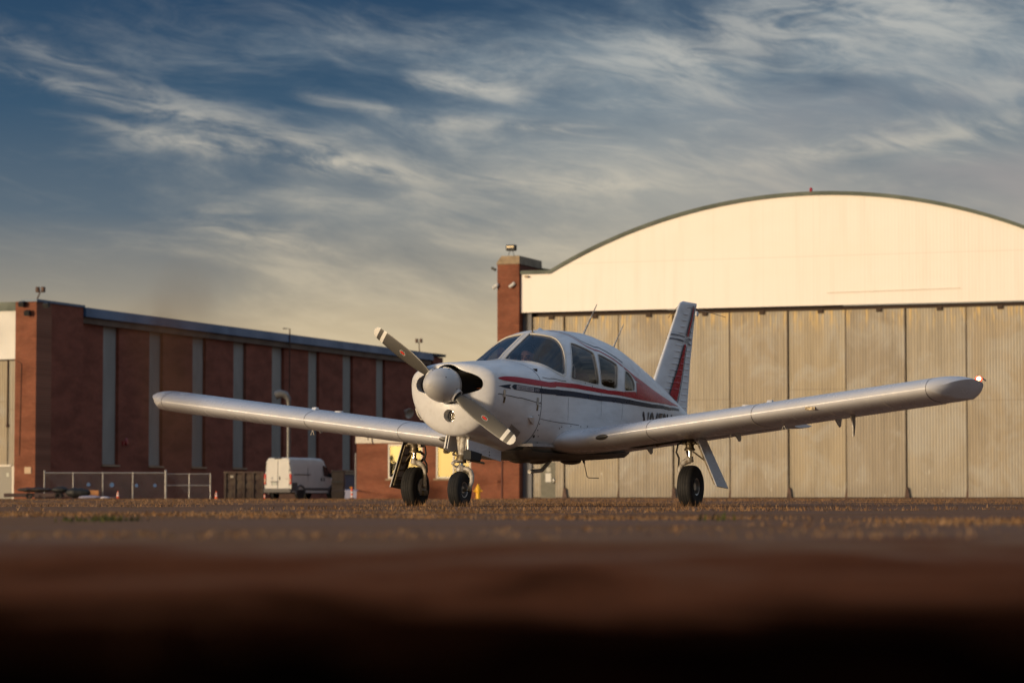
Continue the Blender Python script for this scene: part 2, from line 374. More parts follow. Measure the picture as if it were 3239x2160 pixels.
def theta_of(p):
    p = np.asarray(p, float); S = station(p[..., 0]); dz = p[..., 2] - S[..., 4]
    H = np.where(dz >= 0, S[..., 1] - S[..., 4], S[..., 4] - S[..., 2])
    return np.arctan2(dz / H, p[..., 1] / S[..., 3])
def inside(p):
    S = station(p[..., 0]); dz = p[..., 2] - S[..., 4]; up = dz >= 0
    H = np.where(up, S[..., 1] - S[..., 4], S[..., 4] - S[..., 2]); m = np.where(up, S[..., 5], S[..., 7]); n = np.where(up, S[..., 6], S[..., 8])
    return (np.abs(p[..., 1] / S[..., 3])**m + np.abs(dz / H)**n - 1 < 0) & (p[..., 0] > -.1) & (p[..., 0] < 6.42)
def hull_hit(u, v):
    """where the sight line through a photo pixel meets the hull -> (x, theta)"""
    o, d_ = loc_ray(u, v); ts = np.linspace(23, 36, 5200); P = o + ts[:, None] * d_; ok = inside(P)
    if not ok.any():                      # grazing the outline: take the closest approach
        S = station(P[:, 0]); dz = P[:, 2] - S[:, 4]; H = np.where(dz >= 0, S[:, 1] - S[:, 4], S[:, 4] - S[:, 2])
        g = (P[:, 1] / S[:, 3])**2 + (dz / H)**2; g = np.where((P[:, 0] > -.1) & (P[:, 0] < 6.4), g, 9e9); p = P[np.argmin(g)]
    else: p = P[np.argmax(ok)]
    t = float(theta_of(p)); t = t if t > -math.pi / 2 else t + 2 * math.pi
    return float(p[0]), t
def hull_line(pts): return [hull_hit(*p) for p in pts]
def normal(x, th):
    e = 1e-3; a = sect(x + e, th) - sect(x - e, th); b = sect(x, th + e) - sect(x, th - e); n = np.cross(b, a)
    n = n / np.linalg.norm(n, axis=-1, keepdims=True); c = sect(x, th) - np.stack([np.asarray(x, float), 0 * np.asarray(x, float), station(x)[..., 4]], -1)
    return n * np.sign((n * c).sum(-1, keepdims=True))
def on_hull(x, th, off=0.0): return sect(x, th) + normal(x, th) * off
def resample(pl, n):
    pl = np.asarray(pl, float); s = np.r_[0, np.cumsum(np.hypot(*(np.diff(pl, axis=0).T)) + 1e-9)]; q = np.linspace(0, s[-1], n)
    return np.stack([np.interp(q, s, pl[:, k]) for k in range(pl.shape[1])], 1)
def smooth_poly(pl, it=2, closed=True):
    pl = np.asarray(pl, float)
    for _ in range(it):
        nx = np.roll(pl, -1, 0); q = np.empty((2 * len(pl), 2)); q[0::2] = .75 * pl + .25 * nx; q[1::2] = .25 * pl + .75 * nx; pl = q
    return pl
def pip(P, poly):
    x, y = P[..., 0], P[..., 1]; c = np.zeros(x.shape, bool); n = len(poly)
    for i in range(n):
        x0, y0 = poly[i]; x1, y1 = poly[(i + 1) % n]
        if y0 == y1: continue
        c ^= ((y0 > y) != (y1 > y)) & (x < (x1 - x0) * (y - y0) / (y1 - y0) + x0)
    return c
def snap(P, poly):
    best = None; bd = np.full(len(P), 9e9); out = P.copy(); n = len(poly)
    for i in range(n):
        a, b = np.asarray(poly[i]), np.asarray(poly[(i + 1) % n]); ab = b - a; L = ab @ ab + 1e-12
        t = np.clip(((P - a) @ ab) / L, 0, 1); q = a + t[:, None] * ab; d_ = ((P - q)**2).sum(1); k = d_ < bd; bd[k] = d_[k]; out[k] = q[k]
    return out
def ribbon(top, bot, n, cols, off, name, material, parent, mirror=True, surf=on_hull):
    """strip of paint between two lines given as (x, theta)"""
    mb = MB(); a, b = resample(top, n), resample(bot, n)
    for mir in ((False, True) if mirror else (False,)):
        rows = []
        for k in range(cols + 1):
            q = a + (b - a) * k / cols; th = q[:, 1] if not mir else math.pi - q[:, 1]; rows.append([tuple(p) for p in surf(q[:, 0], th, off)])
        mb.grid(rows)
    return mb.build(name, material, parent, smooth=60)
def hull_strip(line, w, off, mb, n=None, mirror=False):
    """thin flat strip following a line on the hull"""
    n = n or max(6, int(len(line) * 6)); q = resample(line, n)
    for mir in ((False, True) if mirror else (False,)):
        th = q[:, 1] if not mir else math.pi - q[:, 1]; P = on_hull(q[:, 0], th, off); N = normal(q[:, 0], th)
        T = np.gradient(P, axis=0); S_ = np.cross(T, N); S_ /= np.linalg.norm(S_, axis=1, keepdims=True)
        mb.grid([[tuple(p) for p in P - S_ * w / 2], [tuple(p) for p in P + S_ * w / 2]])

# ---- windows, outlined on the port side as the photograph shows them, mirrored to starboard
def _inner(p): x = float(at_y(*ZW(*p), -.024)[0]); return x, float(theta_of(np.array([x, -.024, float(station(x)[1])])))
W_SCREEN = smooth_poly([_inner(p) for p in ((645, 640), (655, 628), (800, 478), (1000, 272), (1120, 150), (1135, 140))] + hull_line([ZW(*p) for p in ((1250, 150), (1420, 172), (1560, 200), (1650, 245), (1740, 345), (1790, 460), (1815, 600), (1818, 750),
                                  (1812, 945), (1730, 915), (1600, 850), (1480, 780), (1330, 715), (1150, 675), (900, 655))]), 1)
W_FRONT = smooth_poly(hull_line([Z2(*p) for p in ((1045, 732), (1052, 640), (1050, 520), (1036, 405), (1048, 392), (1150, 432), (1245, 478), (1262, 500), (1285, 600), (1303, 700), (1312, 785), (1300, 790), (1200, 768), (1100, 745))]), 1)
W_REAR = smooth_poly(hull_line([Z2(*p) for p in ((1328, 798), (1322, 720), (1308, 600), (1292, 505), (1300, 496), (1380, 535), (1460, 585), (1480, 605), (1482, 700), (1478, 815), (1470, 828), (1400, 815))]), 1)
W_AFT = smooth_poly(hull_line([Z2(*p) for p in ((1545, 838), (1545, 740), (1547, 660), (1556, 650), (1590, 680), (1625, 735), (1642, 790), (1642, 838), (1630, 845), (1560, 845))]), 1)
WINS = [('windscreen', W_SCREEN), ('front_cabin_window', W_FRONT), ('rear_cabin_window', W_REAR), ('aft_cabin_window', W_AFT)]
TS = 0.55                                                 # metres per radian, so that both grid directions count alike
def sc(p): q = np.array(p, float); q[..., 1] *= TS; return q
CUTS = []
for nm, pl in WINS:
    CUTS.append(sc(pl)); m_ = np.array(pl); m_[:, 1] = math.pi - m_[:, 1]; CUTS.append(sc(m_))
def hull_grid(xs, nth, off=0.0, cuts=(), keep=None):
    th = np.linspace(-math.pi / 2, 1.5 * math.pi, nth + 1)[:-1]; Xg, Tg = np.meshgrid(xs, th, indexing='ij')
    Q = np.stack([Xg.ravel(), Tg.ravel() * TS], 1); nx = len(xs)
    I, J = np.meshgrid(np.arange(nx - 1), np.arange(nth), indexing='ij'); K = (J + 1) % nth
    F = np.stack([I * nth + J, I * nth + K, (I + 1) * nth + K, (I + 1) * nth + J], -1).reshape(-1, 4)
    wrap = (J == nth - 1).ravel(); C = Q[F].mean(1); C[wrap, 1] = (th[-1] + math.pi / nth) * TS
    for poly in cuts:
        ins = pip(C, poly) & ~wrap
        if not ins.any(): continue
        vin = np.zeros(len(Q), bool); vin[F[ins].ravel()] = True; vout = np.zeros(len(Q), bool); vout[F[~ins].ravel()] = True
        b = vin & vout; Q[b] = snap(Q[b], poly); F = F[~ins]; C = C[~ins]; wrap = wrap[~ins]
    P = on_hull(Q[:, 0], Q[:, 1] / TS, off) if off else sect(Q[:, 0], Q[:, 1] / TS)
    used = np.unique(F); rm = -np.ones(len(Q), int); rm[used] = np.arange(len(used)); mb = MB()
    mb.v = [tuple(p) for p in P[used]]; mb.f = [tuple(f) for f in rm[F]]
    return mb
CX1 = 0.735                                               # cowling / fuselage joint
xs = np.r_[np.arange(CX1, 3.45, .0125), np.arange(3.45, 6.42, .045), 6.42]
mb = hull_grid(xs, 250, 0.0, CUTS); n0 = len(mb.v)
tail = sect(np.full(250, 6.42), np.linspace(-math.pi / 2, 1.5 * math.pi, 251)[:-1])
fuselage = mb.build('fuselage', M['white'], plane, smooth=50)
liner = hull_grid(np.arange(.80, 3.42, .02), 160, -.028, CUTS).build('cabin_lining', M['interior'], plane, smooth=60)
mb = MB(); mb.ellip((6.42, 0, .945), (.07, .032, .042)); mb.build('tail_light', M['white'], fuselage, smooth=60)
def pane(name, poly, material, mir):
    q = sc(poly); lo, hi = q.min(0) - .02, q.max(0) + .02; nx, ny = int((hi[0] - lo[0]) / .02) + 2, int((hi[1] - lo[1]) / .02) + 2
    gx, gy = np.meshgrid(np.linspace(lo[0], hi[0], nx), np.linspace(lo[1], hi[1], ny), indexing='ij'); Q = np.stack([gx.ravel(), gy.ravel()], 1)
    I, J = np.meshgrid(np.arange(nx - 1), np.arange(ny - 1), indexing='ij'); F = np.stack([I * ny + J, I * ny + J + 1, (I + 1) * ny + J + 1, (I + 1) * ny + J], -1).reshape(-1, 4)
    ins = pip(Q[F].mean(1), q) | pip(Q, q)[F].any(1); F = F[ins]; used = np.unique(F); rm = -np.ones(len(Q), int); rm[used] = np.arange(len(used))
    th = Q[used, 1] / TS; th = math.pi - th if mir else th; P = on_hull(Q[used, 0], th, -.008)
    mb = MB(); mb.v = [tuple(p) for p in P]; mb.f = [tuple(f) for f in rm[F]]
    return mb.build(name, material, plane, smooth=60)
for nm, pl in WINS:
    for mir in (False, True):
        o = pane(nm, pl, M['wsglass' if nm == 'windscreen' else 'glass'], mir)
        w = .028 if nm == 'windscreen' else .012; cl = np.array(np.r_[pl, pl[:1]])
        if mir: cl[:, 1] = math.pi - cl[:, 1]
        q = resample(cl, len(cl) * 2); P = on_hull(q[:, 0], q[:, 1], .003); N = normal(q[:, 0], q[:, 1]); T_ = np.gradient(P, axis=0)
        S_ = np.cross(T_, N); S_ /= np.linalg.norm(S_, axis=1, keepdims=True); cen = P.mean(0); S_ *= np.sign(((cen - P) * S_).sum(1).mean())
        tm = MB(); tm.grid([[tuple(p) for p in L] for L in (P - S_ * w * .5, P + S_ * w * .5, P + S_ * w * .5 - N * .0135, P + S_ * w * .42 - N * .036)])
        tm.build('window_trim', M['trim'], o, smooth=40)

# ---- cowling with rounded nose bowl and two air inlets
def bowl(b, th):
    """b 0..1 from the side skin round to the spinner ring"""
    P = sect(np.full(np.shape(th), -.10), th); rr_ = .185 + .022 * np.clip(np.sin(th), 0, 1); C = np.stack([0 * th, rr_ * np.cos(th), 1.190 + rr_ * np.sin(th)], -1)
    k = 1 - np.cos(b * math.pi / 2); Q = P * (1 - k)[..., None] + C * k[..., None]; low = np.clip(-np.sin(th), 0, 1)
    Q[..., 0] = -.10 - (.165 - .02 * low) * np.sin(b * math.pi / 2)
    return Q
nth = 240; th = np.linspace(-math.pi / 2, 1.5 * math.pi, nth + 1)[:-1]
bs = np.linspace(1, 0, 34); rows = [bowl(np.full(nth, b), th) for b in bs[:-1]]
xs = np.r_[np.arange(-.10, CX1 - .01, .02), CX1 - .004]; rows += [sect(np.full(nth, x), th) for x in xs]
G = np.array(rows); nx = len(G); V = G.reshape(-1, 3)
I, J = np.meshgrid(np.arange(nx - 1), np.arange(nth), indexing='ij'); K = (J + 1) % nth
F = np.stack([I * nth + J, I * nth + K, (I + 1) * nth + K, (I + 1) * nth + J], -1).reshape(-1, 4)
INLET = smooth_poly([(.07, 1.385), (.125, 1.350), (.18, 1.326), (.27, 1.300), (.345, 1.262), (.372, 1.205), (.352, 1.148), (.28, 1.122), (.17, 1.100), (.10, 1.09)], 2)
front = (V[:, 0] < -.06)
for sgn in (1, -1):
    poly = INLET * np.array([sgn, 1]); C = V[F].mean(1); ins = pip(C[:, 1:], poly) & (C[:, 0] < -.08) & (np.abs(C[:, 1]) > .05)
    vin = np.zeros(len(V), bool); vin[F[ins].ravel()] = True; vout = np.zeros(len(V), bool); vout[F[~ins].ravel()] = True; b = vin & vout
    V[b, 1:] = snap(V[b, 1:], poly); F = F[~ins]
# opening for the landing light
LIGHT = (0.0, .893); LR = .062
lp = np.array([(LIGHT[0] + LR * math.cos(a_), LIGHT[1] + LR * math.sin(a_)) for a_ in np.linspace(0, 2 * math.pi, 33)[:-1]])
C = V[F].mean(1); ins = pip(C[:, 1:], lp) & (C[:, 0] < .0)
vin = np.zeros(len(V), bool); vin[F[ins].ravel()] = True; vout = np.zeros(len(V), bool); vout[F[~ins].ravel()] = True; b = vin & vout
V[b, 1:] = snap(V[b, 1:], lp); F = F[~ins]
used = np.unique(F); rm = -np.ones(len(V), int); rm[used] = np.arange(len(used))
bm = bmesh.new(); bv = [bm.verts.new(p) for p in V[used]]
for f in rm[F]:
    try: bm.faces.new([bv[i] for i in f])
    except ValueError: pass
bmesh.ops.remove_doubles(bm, verts=bm.verts, dist=1e-5); bmesh.ops.recalc_face_normals(bm, faces=bm.faces)
ed = [e for e in bm.edges if e.is_boundary and all(v.co.x < .02 for v in e.verts)]
r_ = bmesh.ops.extrude_edge_only(bm, edges=ed); nv = [g for g in r_['geom'] if isinstance(g, bmesh.types.BMVert)]
for v in nv: v.co.x += .012; v.co.z += (1.2 - v.co.z) * 0.0
r2 = bmesh.ops.extrude_edge_only(bm, edges=[g for g in r_['geom'] if isinstance(g, bmesh.types.BMEdge) and g.is_boundary])
for v in [g for g in r2['geom'] if isinstance(g, bmesh.types.BMVert)]: v.co.x += .09
me = bpy.data.meshes.new('cowling'); bm.to_mesh(me); bm.free(); me.shade_smooth(); me.set_sharp_from_angle(angle=R(55))
cowling = bpy.data.objects.new('cowling', me); COL.objects.link(cowling); cowling.parent = plane; me.materials.append(M['white'])
# what shows inside the inlets
mb = MB(); mb.box((.06, 0, 1.18), (.16, .78, .34)); mb.build('engine_bulkhead', M['dark'], cowling)
for sg in (-1, 1):
    mb = MB()
    for k in range(7): mb.box((-.03, sg * .27, 1.125 + k * .022), (.10, .17, .006))
    mb.build('cylinder_fins', M['dark'], cowling)
    mb = MB(); mb.box((-.10, sg * .30, 1.163), (.02, .12, .007)); mb.build('inlet_baffle', M['orange'], cowling)
    mb = MB(); mb.box((-.03, sg * .345, 1.205), (.05, .03, .075)); mb.build('baffle_plate', M['grimy'], cowling)
# landing light in its recess
LX = -.165
mb = MB(); mb.lathe([(.0, .05), (.066, .05), (.066, .02)], (LX - .005, LIGHT[0], LIGHT[1]), (1, 0, 0), 32)
mb.build('light_recess', M['white'], cowling, smooth=40)
lamp_bezel = MB(); lamp_bezel.lathe([(.044, .012), (.046, .002), (.052, .002), (.053, .03)], (LX + .012, -.010, LIGHT[1] - .006), (1, 0, 0), 32)
bz = lamp_bezel.build('landing_light_bezel', M['chrome'], cowling, smooth=40)
mb = MB(); mb.lathe([(.0, .012), (.044, .012)], (LX + .012, -.010, LIGHT[1] - .006), (1, 0, 0), 32); mb.build('landing_light_reflector', M['grimy'], cowling)
for k in range(9):
    a_ = 2 * math.pi * k / 8; rr = 0 if k == 8 else .030
    mb = MB(); mb.ellip((LX + .022, -.010 + rr * math.cos(a_), LIGHT[1] - .006 + rr * math.sin(a_)), (.008, .0105, .0105), 10, 6)
    mb.build('light_emitter', M['chrome'], cowling, smooth=60)

# ---- seams, latches, louvres, drains on the cowling and side
mb = MB()
hull_strip(hull_line([ZC(*p) for p in ((1340, 632), (1500, 650), (1620, 678), (1829, 722))] + [Z1(*p) for p in ((1250, 650), (1340, 676), (1422, 700))]), .007, .0025, mb, 30, True)
seam_cowl = mb.build('cowling_seam', M['seam'], cowling)
mb = MB(); hull_strip([(CX1, t_) for t_ in np.linspace(math.pi * .5, math.pi * 1.36, 40)], .007, .0025, mb, 60, True); mb.build('firewall_seam', M['seam'], cowling)
mb = MB()
hull_strip(hull_line([Z2(*p) for p in ((760, 1100), (900, 1130), (1020, 1145), (1120, 1160))]), .005, .0022, mb, 24, True)
hull_strip(hull_line([Z2(*p) for p in ((780, 715), (860, 728), (960, 748), (1000, 752))]), .006, .0022, mb, 24, True)
hull_strip(hull_line([Z2(*p) for p in ((1022, 905), (1020, 1000), (1015, 1120))]), .004, .0022, mb, 24, True)
hull_strip(hull_line([Z2(*p) for p in ((1325, 830), (1328, 900), (1325, 1080))]), .004, .0022, mb, 24, True)
hull_strip(hull_line([Z2(*p) for p in ((1530, 850), (1527, 960), (1515, 1110))]), .004, .0022, mb, 24, True)
mb.build('skin_seam', M['seam'], fuselage)
def hull_box(px, sx, st, h, name, material, parent, tilt=0.0):
    """small raised block on the hull: sx along x, st along the girth, h proud"""
    x, t_ = hull_hit(*px); P = on_hull(x, t_); N = Vector(normal(x, t_)); e = 1e-3
    A = Vector(on_hull(x + e, t_) - on_hull(x - e, t_)).normalized(); B = N.cross(A)
    rot = Matrix((A, B, N)).transposed(); rot = rot @ Matrix.Rotation(tilt, 3, 'Z')
    mb = MB(); mb.box(Vector(P) + N * (h / 2 - .002), (sx, st, h), rot); return mb.build(name, material, parent, bevel=min(.002, h / 3))
for u_, v_ in ((1125, 625), (1390, 690)):
    la = hull_box(Z1(u_, v_ - 10), .032, .075, .012, 'cowl_latch', M['alu'], cowling)
    hull_box(Z1(u_ - 1, v_ + 42), .022, .06, .010, 'latch_hook', M['grimy'], cowling)
x0, t0 = hull_hit(*Z1(1205, 905))
for k in range(11):
    x = x0 - .10 + k * .020
    P = [on_hull(x + .018 * math.sin(q * math.pi) , t0 - .07 + .15 * q + k * .006, .0032) for q in np.linspace(0, 1, 9)]
    mb = MB(); mb.tube([tuple(p) for p in P],   .0022, 6); mb.build('louvre', M['grimy'], cowling, smooth=60)
mb = MB(); q0 = [hull_hit(*Z1(*p)) for p in ((1340, 800), (1356, 800), (1350, 865), (1341, 862))]
mb.add([tuple(on_hull(x, t_, .003)) for x, t_ in q0], [(0, 1, 2, 3)]); mb.build('vent_slot', M['dark'], cowling)
q0 = [hull_hit(*Z1(*p)) for p in ((1312, 806), (1340, 800), (1341, 862))]; P3 = [on_hull(x, t_, .004) for x, t_ in q0]
mb = MB(); mb.add([tuple(p) for p in P3] + [tuple(P3[0] + normal(*q0[0]) * .0), tuple(P3[1] + normal(*q0[1]) * .035), tuple(P3[2] + normal(*q0[2]) * .035)], [(0, 1, 4), (0, 4, 5), (0, 5, 2), (1, 2, 5, 4)]); mb.build('vent_scoop', M['white'], cowling)
mb = MB(); q0 = [hull_hit(*Z1(*p)) for p in ((1350, 960), (1360, 946), (1368, 950), (1366, 966), (1356, 972))]
mb.add([tuple(on_hull(x, t_, .003)) for x, t_ in q0], [(0, 1, 2, 3, 4)]); mb.build('drain_hole', M['dark'], cowling)
mb = MB(); q0 = hull_line([Z1(*p) for p in ((1412, 690), (1410, 720), (1406, 860), (1392, 910), (1388, 1010), (1400, 790), (1396, 960))])
for x, t_ in q0: mb.lathe([(.0, .003), (.006, .003), (.007, .0)], on_hull(x, t_), normal(x, t_), 8)
for p in ((960, 1175), (1045, 1168), (1138, 1172), (1200, 1172), (940, 1190), (925, 1316), (960, 1330), (1000, 1338), (1030, 850), (1180, 770), (1245, 800), (1325, 830)):
    x, t_ = hull_hit(*Z2(*p)); mb.lathe([(.0, .003), (.006, .003), (.007, .0)], on_hull(x, t_), normal(x, t_), 8)
tag(mb.build('screw_heads', M['seam'], fuselage), kind='stuff')
# tow handle and exhaust on the far side
mb = MB(); hx = [at_x(*ZC(*p), .15) for p in ((135, 900), (150, 880), (165, 890))]
mb.tube([at_x(*ZC(*p), .10) for p in ((165, 885), (135, 900), (165, 1000), (215, 1075), (270, 1085))], .009, 8); mb.build('step_handle', M['cast'], cowling, smooth=60)
mb = MB(); mb.tube([(.42, .30, .66), (.36, .33, .60), (.40, .34, .555)], [.035, .034, .036], 16); mb.build('exhaust_stub', M['grimy'], cowling, smooth=60)

# ---- stripes
RT = hull_line([ZS(*p) for p in ((150, 180), (220, 152), (330, 133), (500, 124), (800, 138), (1100, 178), (1500, 238), (1800, 288), (2350, 322))] + [Z2(*p) for p in ((900, 758), (1030, 772), (1160, 792), (1325, 822), (1400, 836), (1530, 850))])
RB = hull_line([ZS(*p) for p in ((150, 180), (240, 222), (350, 258), (500, 290), (800, 335), (1100, 378), (1500, 444), (1800, 482), (2350, 528))] + [Z2(*p) for p in ((900, 800), (1030, 812), (1160, 832), (1325, 860), (1400, 873), (1530, 890))])
ribbon(RT, RB, 120, 3,   .0036, 'red_stripe', M['red'], fuselage)
BT = hull_line([ZS(*p) for p in ((680, 500), (755, 412), (870, 425), (1100, 458), (1500, 520), (1850, 568), (2350, 606))] + [Z2(*p) for p in ((900, 828), (1030, 842), (1160, 862), (1325, 888), (1530, 912), (1660, 938), (1800, 965), (1960, 995), (2050, 1012))])
BB = hull_line([ZS(*p) for p in ((680, 505), (755, 605), (870, 620), (1100, 655), (1500, 712), (1850, 765), (2350, 806))] + [Z2(*p) for p in ((900, 882), (1030, 893), (1160, 910), (1325, 935), (1530, 960), (1660, 978), (1800, 1000), (1960, 1022), (2050, 1030))])
dark_stripe = ribbon(BT, BB, 140, 3,   .0036, 'dark_stripe', M['black'], fuselage)
ah = hull_line([ZS(*p) for p in ((195, 475), (420, 436), (660, 412))]); al = hull_line([ZS(*p) for p in ((195, 478), (420, 540), (660, 590))])
nk = hull_hit(*ZS(595, 505)); mid = [(ah[0][0], ah[0][1]), ((ah[1][0] * .6 + nk[0] * .4), (ah[1][1] + al[1][1]) / 2), nk]
ribbon(ah, mid, 24, 2,   .0036, 'dark_arrowhead', M['black'], fuselage); ribbon(mid, al, 24, 2,   .0036, 'dark_arrowhead', M['black'], fuselage)
# red tail field and the fine lines over the roof
TT = hull_line([Z2(*p) for p in ((1525, 612), (1600, 672), (1640, 706), (1720, 764), (1800, 826), (1900, 896), (1980, 950), (2040, 985))])
TM = hull_line([Z2(*p) for p in ((1545, 640), (1600, 685), (1645, 745), (1720, 800), (1800, 850), (1900, 905), (1980, 955), (2042, 988))])
ribbon(TT, TM, 60, 4,   .0036, 'red_tail_field', M['red'], fuselage)
TA = hull_line([Z2(*p) for p in ((1652, 760), (1720, 800), (1800, 850), (1900, 905), (1980, 955), (2042, 988))])
TB = hull_line([Z2(*p) for p in ((1652, 918), (1720, 930), (1800, 945), (1900, 962), (1980, 978), (2042, 990))])
ribbon(TA, TB, 60, 8,   .0036, 'red_tail_field', M['red'], fuselage)
ribbon(hull_line([Z2(1530, 850), Z2(1560, 851), Z2(1652, 852)]), hull_line([Z2(1530, 890), Z2(1560, 897), Z2(1652, 918)]), 16, 3,   .0036, 'red_tail_field', M['red'], fuselage)
mb = MB(); hull_strip(hull_line([ZW(*p) for p in ((1500, 97), (1650, 118), (1800, 160), (1950, 225), (2100, 320), (2200, 385), (2352, 455))] + [Z2(*p) for p in ((1300, 470), (1400, 525), (1525, 614))]), .018, .0022, mb, 60, True)
mb.build('red_roof_line', M['red'], fuselage)
mb = MB(); hull_strip(hull_line([ZW(*p) for p in ((1500, 92), (1650, 105), (1800, 140), (1950, 200), (2100, 290), (2200, 335), (2352, 400))] + [Z2(*p) for p in ((1300, 440), (1400, 495), (1525, 580))]), .016, .0024, mb, 60, True)
mb.build('dark_roof_line', M['black'], fuselage)
# lettering, laid on the curved skin
def skin_text(txt, p_left, p_right, z_lo_hi, name, material, parent, off=.0034, bold=0.0):
    cu = bpy.data.curves.new(name, 'FONT'); cu.body = txt; cu.resolution_u = 3; cu.offset = bold; to = bpy.data.objects.new(name, cu); COL.objects.link(to)
    dg = bpy.context.evaluated_depsgraph_get(); me = bpy.data.meshes.new_from_object(to.evaluated_get(dg)); bpy.data.objects.remove(to); bpy.data.curves.remove(cu)
    co = np.array([v.co[:] for v in me.vertices]); lo, hi = co.min(0), co.max(0); a_ = (co[:, 0] - lo[0]) / (hi[0] - lo[0]); b_ = (co[:, 1] - lo[1]) / (hi[1] - lo[1])
    (xl, zl), (xr, zr) = p_left, p_right; x = xl + (xr - xl) * a_; z = zl + (zr - zl) * a_ + z_lo_hi[0] + (z_lo_hi[1] - z_lo_hi[0]) * b_
    S = station(x); dz = z - S[:, 4]; H = np.where(dz >= 0, S[:, 1] - S[:, 4], S[:, 4] - S[:, 2]); m = np.where(dz >= 0, S[:, 5], S[:, 7]); n = np.where(dz >= 0, S[:, 6], S[:, 8])
    y = -S[:, 3] * np.clip(1 - np.abs(dz / H)**n, 0, 1)**(1 / m); P = np.stack([x, y, z], 1); N = normal(x, theta_of(P) % (2 * math.pi)); P = P + N * off
    for v, p in zip(me.vertices, P): v.co = p
    o = bpy.data.objects.new(name, me); COL.objects.link(o); o.parent = parent; me.materials.clear(); me.materials.append(material); return o
def hz(p): x, t_ = hull_hit(*p); q = sect(x, t_); return float(q[0]), float(q[2])
mb = MB(); pl4 = [hull_hit(*ZS(*p)) for p in ((858, 447), (1500, 540), (1500, 686), (858, 600))]
ribbon([pl4[0], pl4[1]], [pl4[3], pl4[2]], 10, 2, .0056, 'name_panel', M['palepanel'], fuselage, mirror=False)
a_, b_ = hz(ZS(880, 590)), hz(ZS(1480, 672)); h_ = hz(ZS(880, 468))[1] - a_[1]
skin_text('CHEROKEE ARROW', (a_[0], a_[1]), (b_[0], b_[1]), (.002, h_ * .94), 'name_lettering', M['lettering'], fuselage, .0070)
a_, b_ = hz(ZS(1525, 665)), hz(ZS(1700, 695)); h_ = hz(ZS(1525, 560))[1] - a_[1]
skin_text('200', a_, b_, (0, h_), 'number_lettering', M['palepanel'], fuselage, .0056)
a_, b_ = hz(ZF(510, 620)), hz(ZF(1412, 738)); top_ = hz(ZF(510, 618))[1]
skin_text('N9473N', (a_[0], a_[1] - .300), (b_[0], b_[1] - .292), (0, .31), 'registration_lettering', M['lettering'], fuselage, .010, .014)

# ---- wings
XLE, ZLE, DIH, CH, INC = 1.397, .602, math.tan(R(7.15)), 1.60, R(2.0)
def airfoil(n=44):
    b = np.linspace(0, math.pi, n); xc = (1 - np.cos(b)) / 2; t = .148
    yt = 5 * t * (.2969 * np.sqrt(xc) - .126 * xc - .3516 * xc**2 + .2843 * xc**3 - .1015 * xc**4 - .0021 * xc**4)
    p, m = .42, .012; yc = np.where(xc < p, m / p**2 * (2 * p * xc - xc**2), m / (1 - p)**2 * (1 - 2 * p + 2 * p * xc - xc**2))
    return xc, yc + yt, yc - yt
AX, AU, AL = airfoil()
def wing_ring(y, le=XLE, te=None, liftlow=0.0, flap=0.0, x0=0.0, x1=1.0, drop=0.0):
    """closed ring at span |y| (port negative handled by caller)"""
    te = te if te is not None else XLE + CH; c = te - le
    up = AU.copy(); lo = AL + (AU - AL) * liftlow
    keep = (AX >= x0 - 1e-6) & (AX <= x1 + 1e-6); xs_ = AX[keep]; u_ = up[keep]; l_ = lo[keep]
    xx = np.r_[xs_[::-1], xs_[1:]]; zz = np.r_[u_[::-1], l_[1:]] * CH
    X = le + c * xx; zb = ZLE + DIH * y - (X - XLE) * math.tan(INC)
    return np.stack([X, np.full_like(X, y), zb + zz], 1)
def wing_surf(y, x, upper):
    xc = np.clip((np.asarray(x) - XLE) / CH, 0, 1); z = np.interp(xc, AX, AU if upper else AL) * CH
    return ZLE + DIH * np.abs(y) - (np.asarray(x) - XLE) * math.tan(INC) + z
def sm(t): t = np.clip(t, 0, 1); return t * t * (3 - 2 * t)
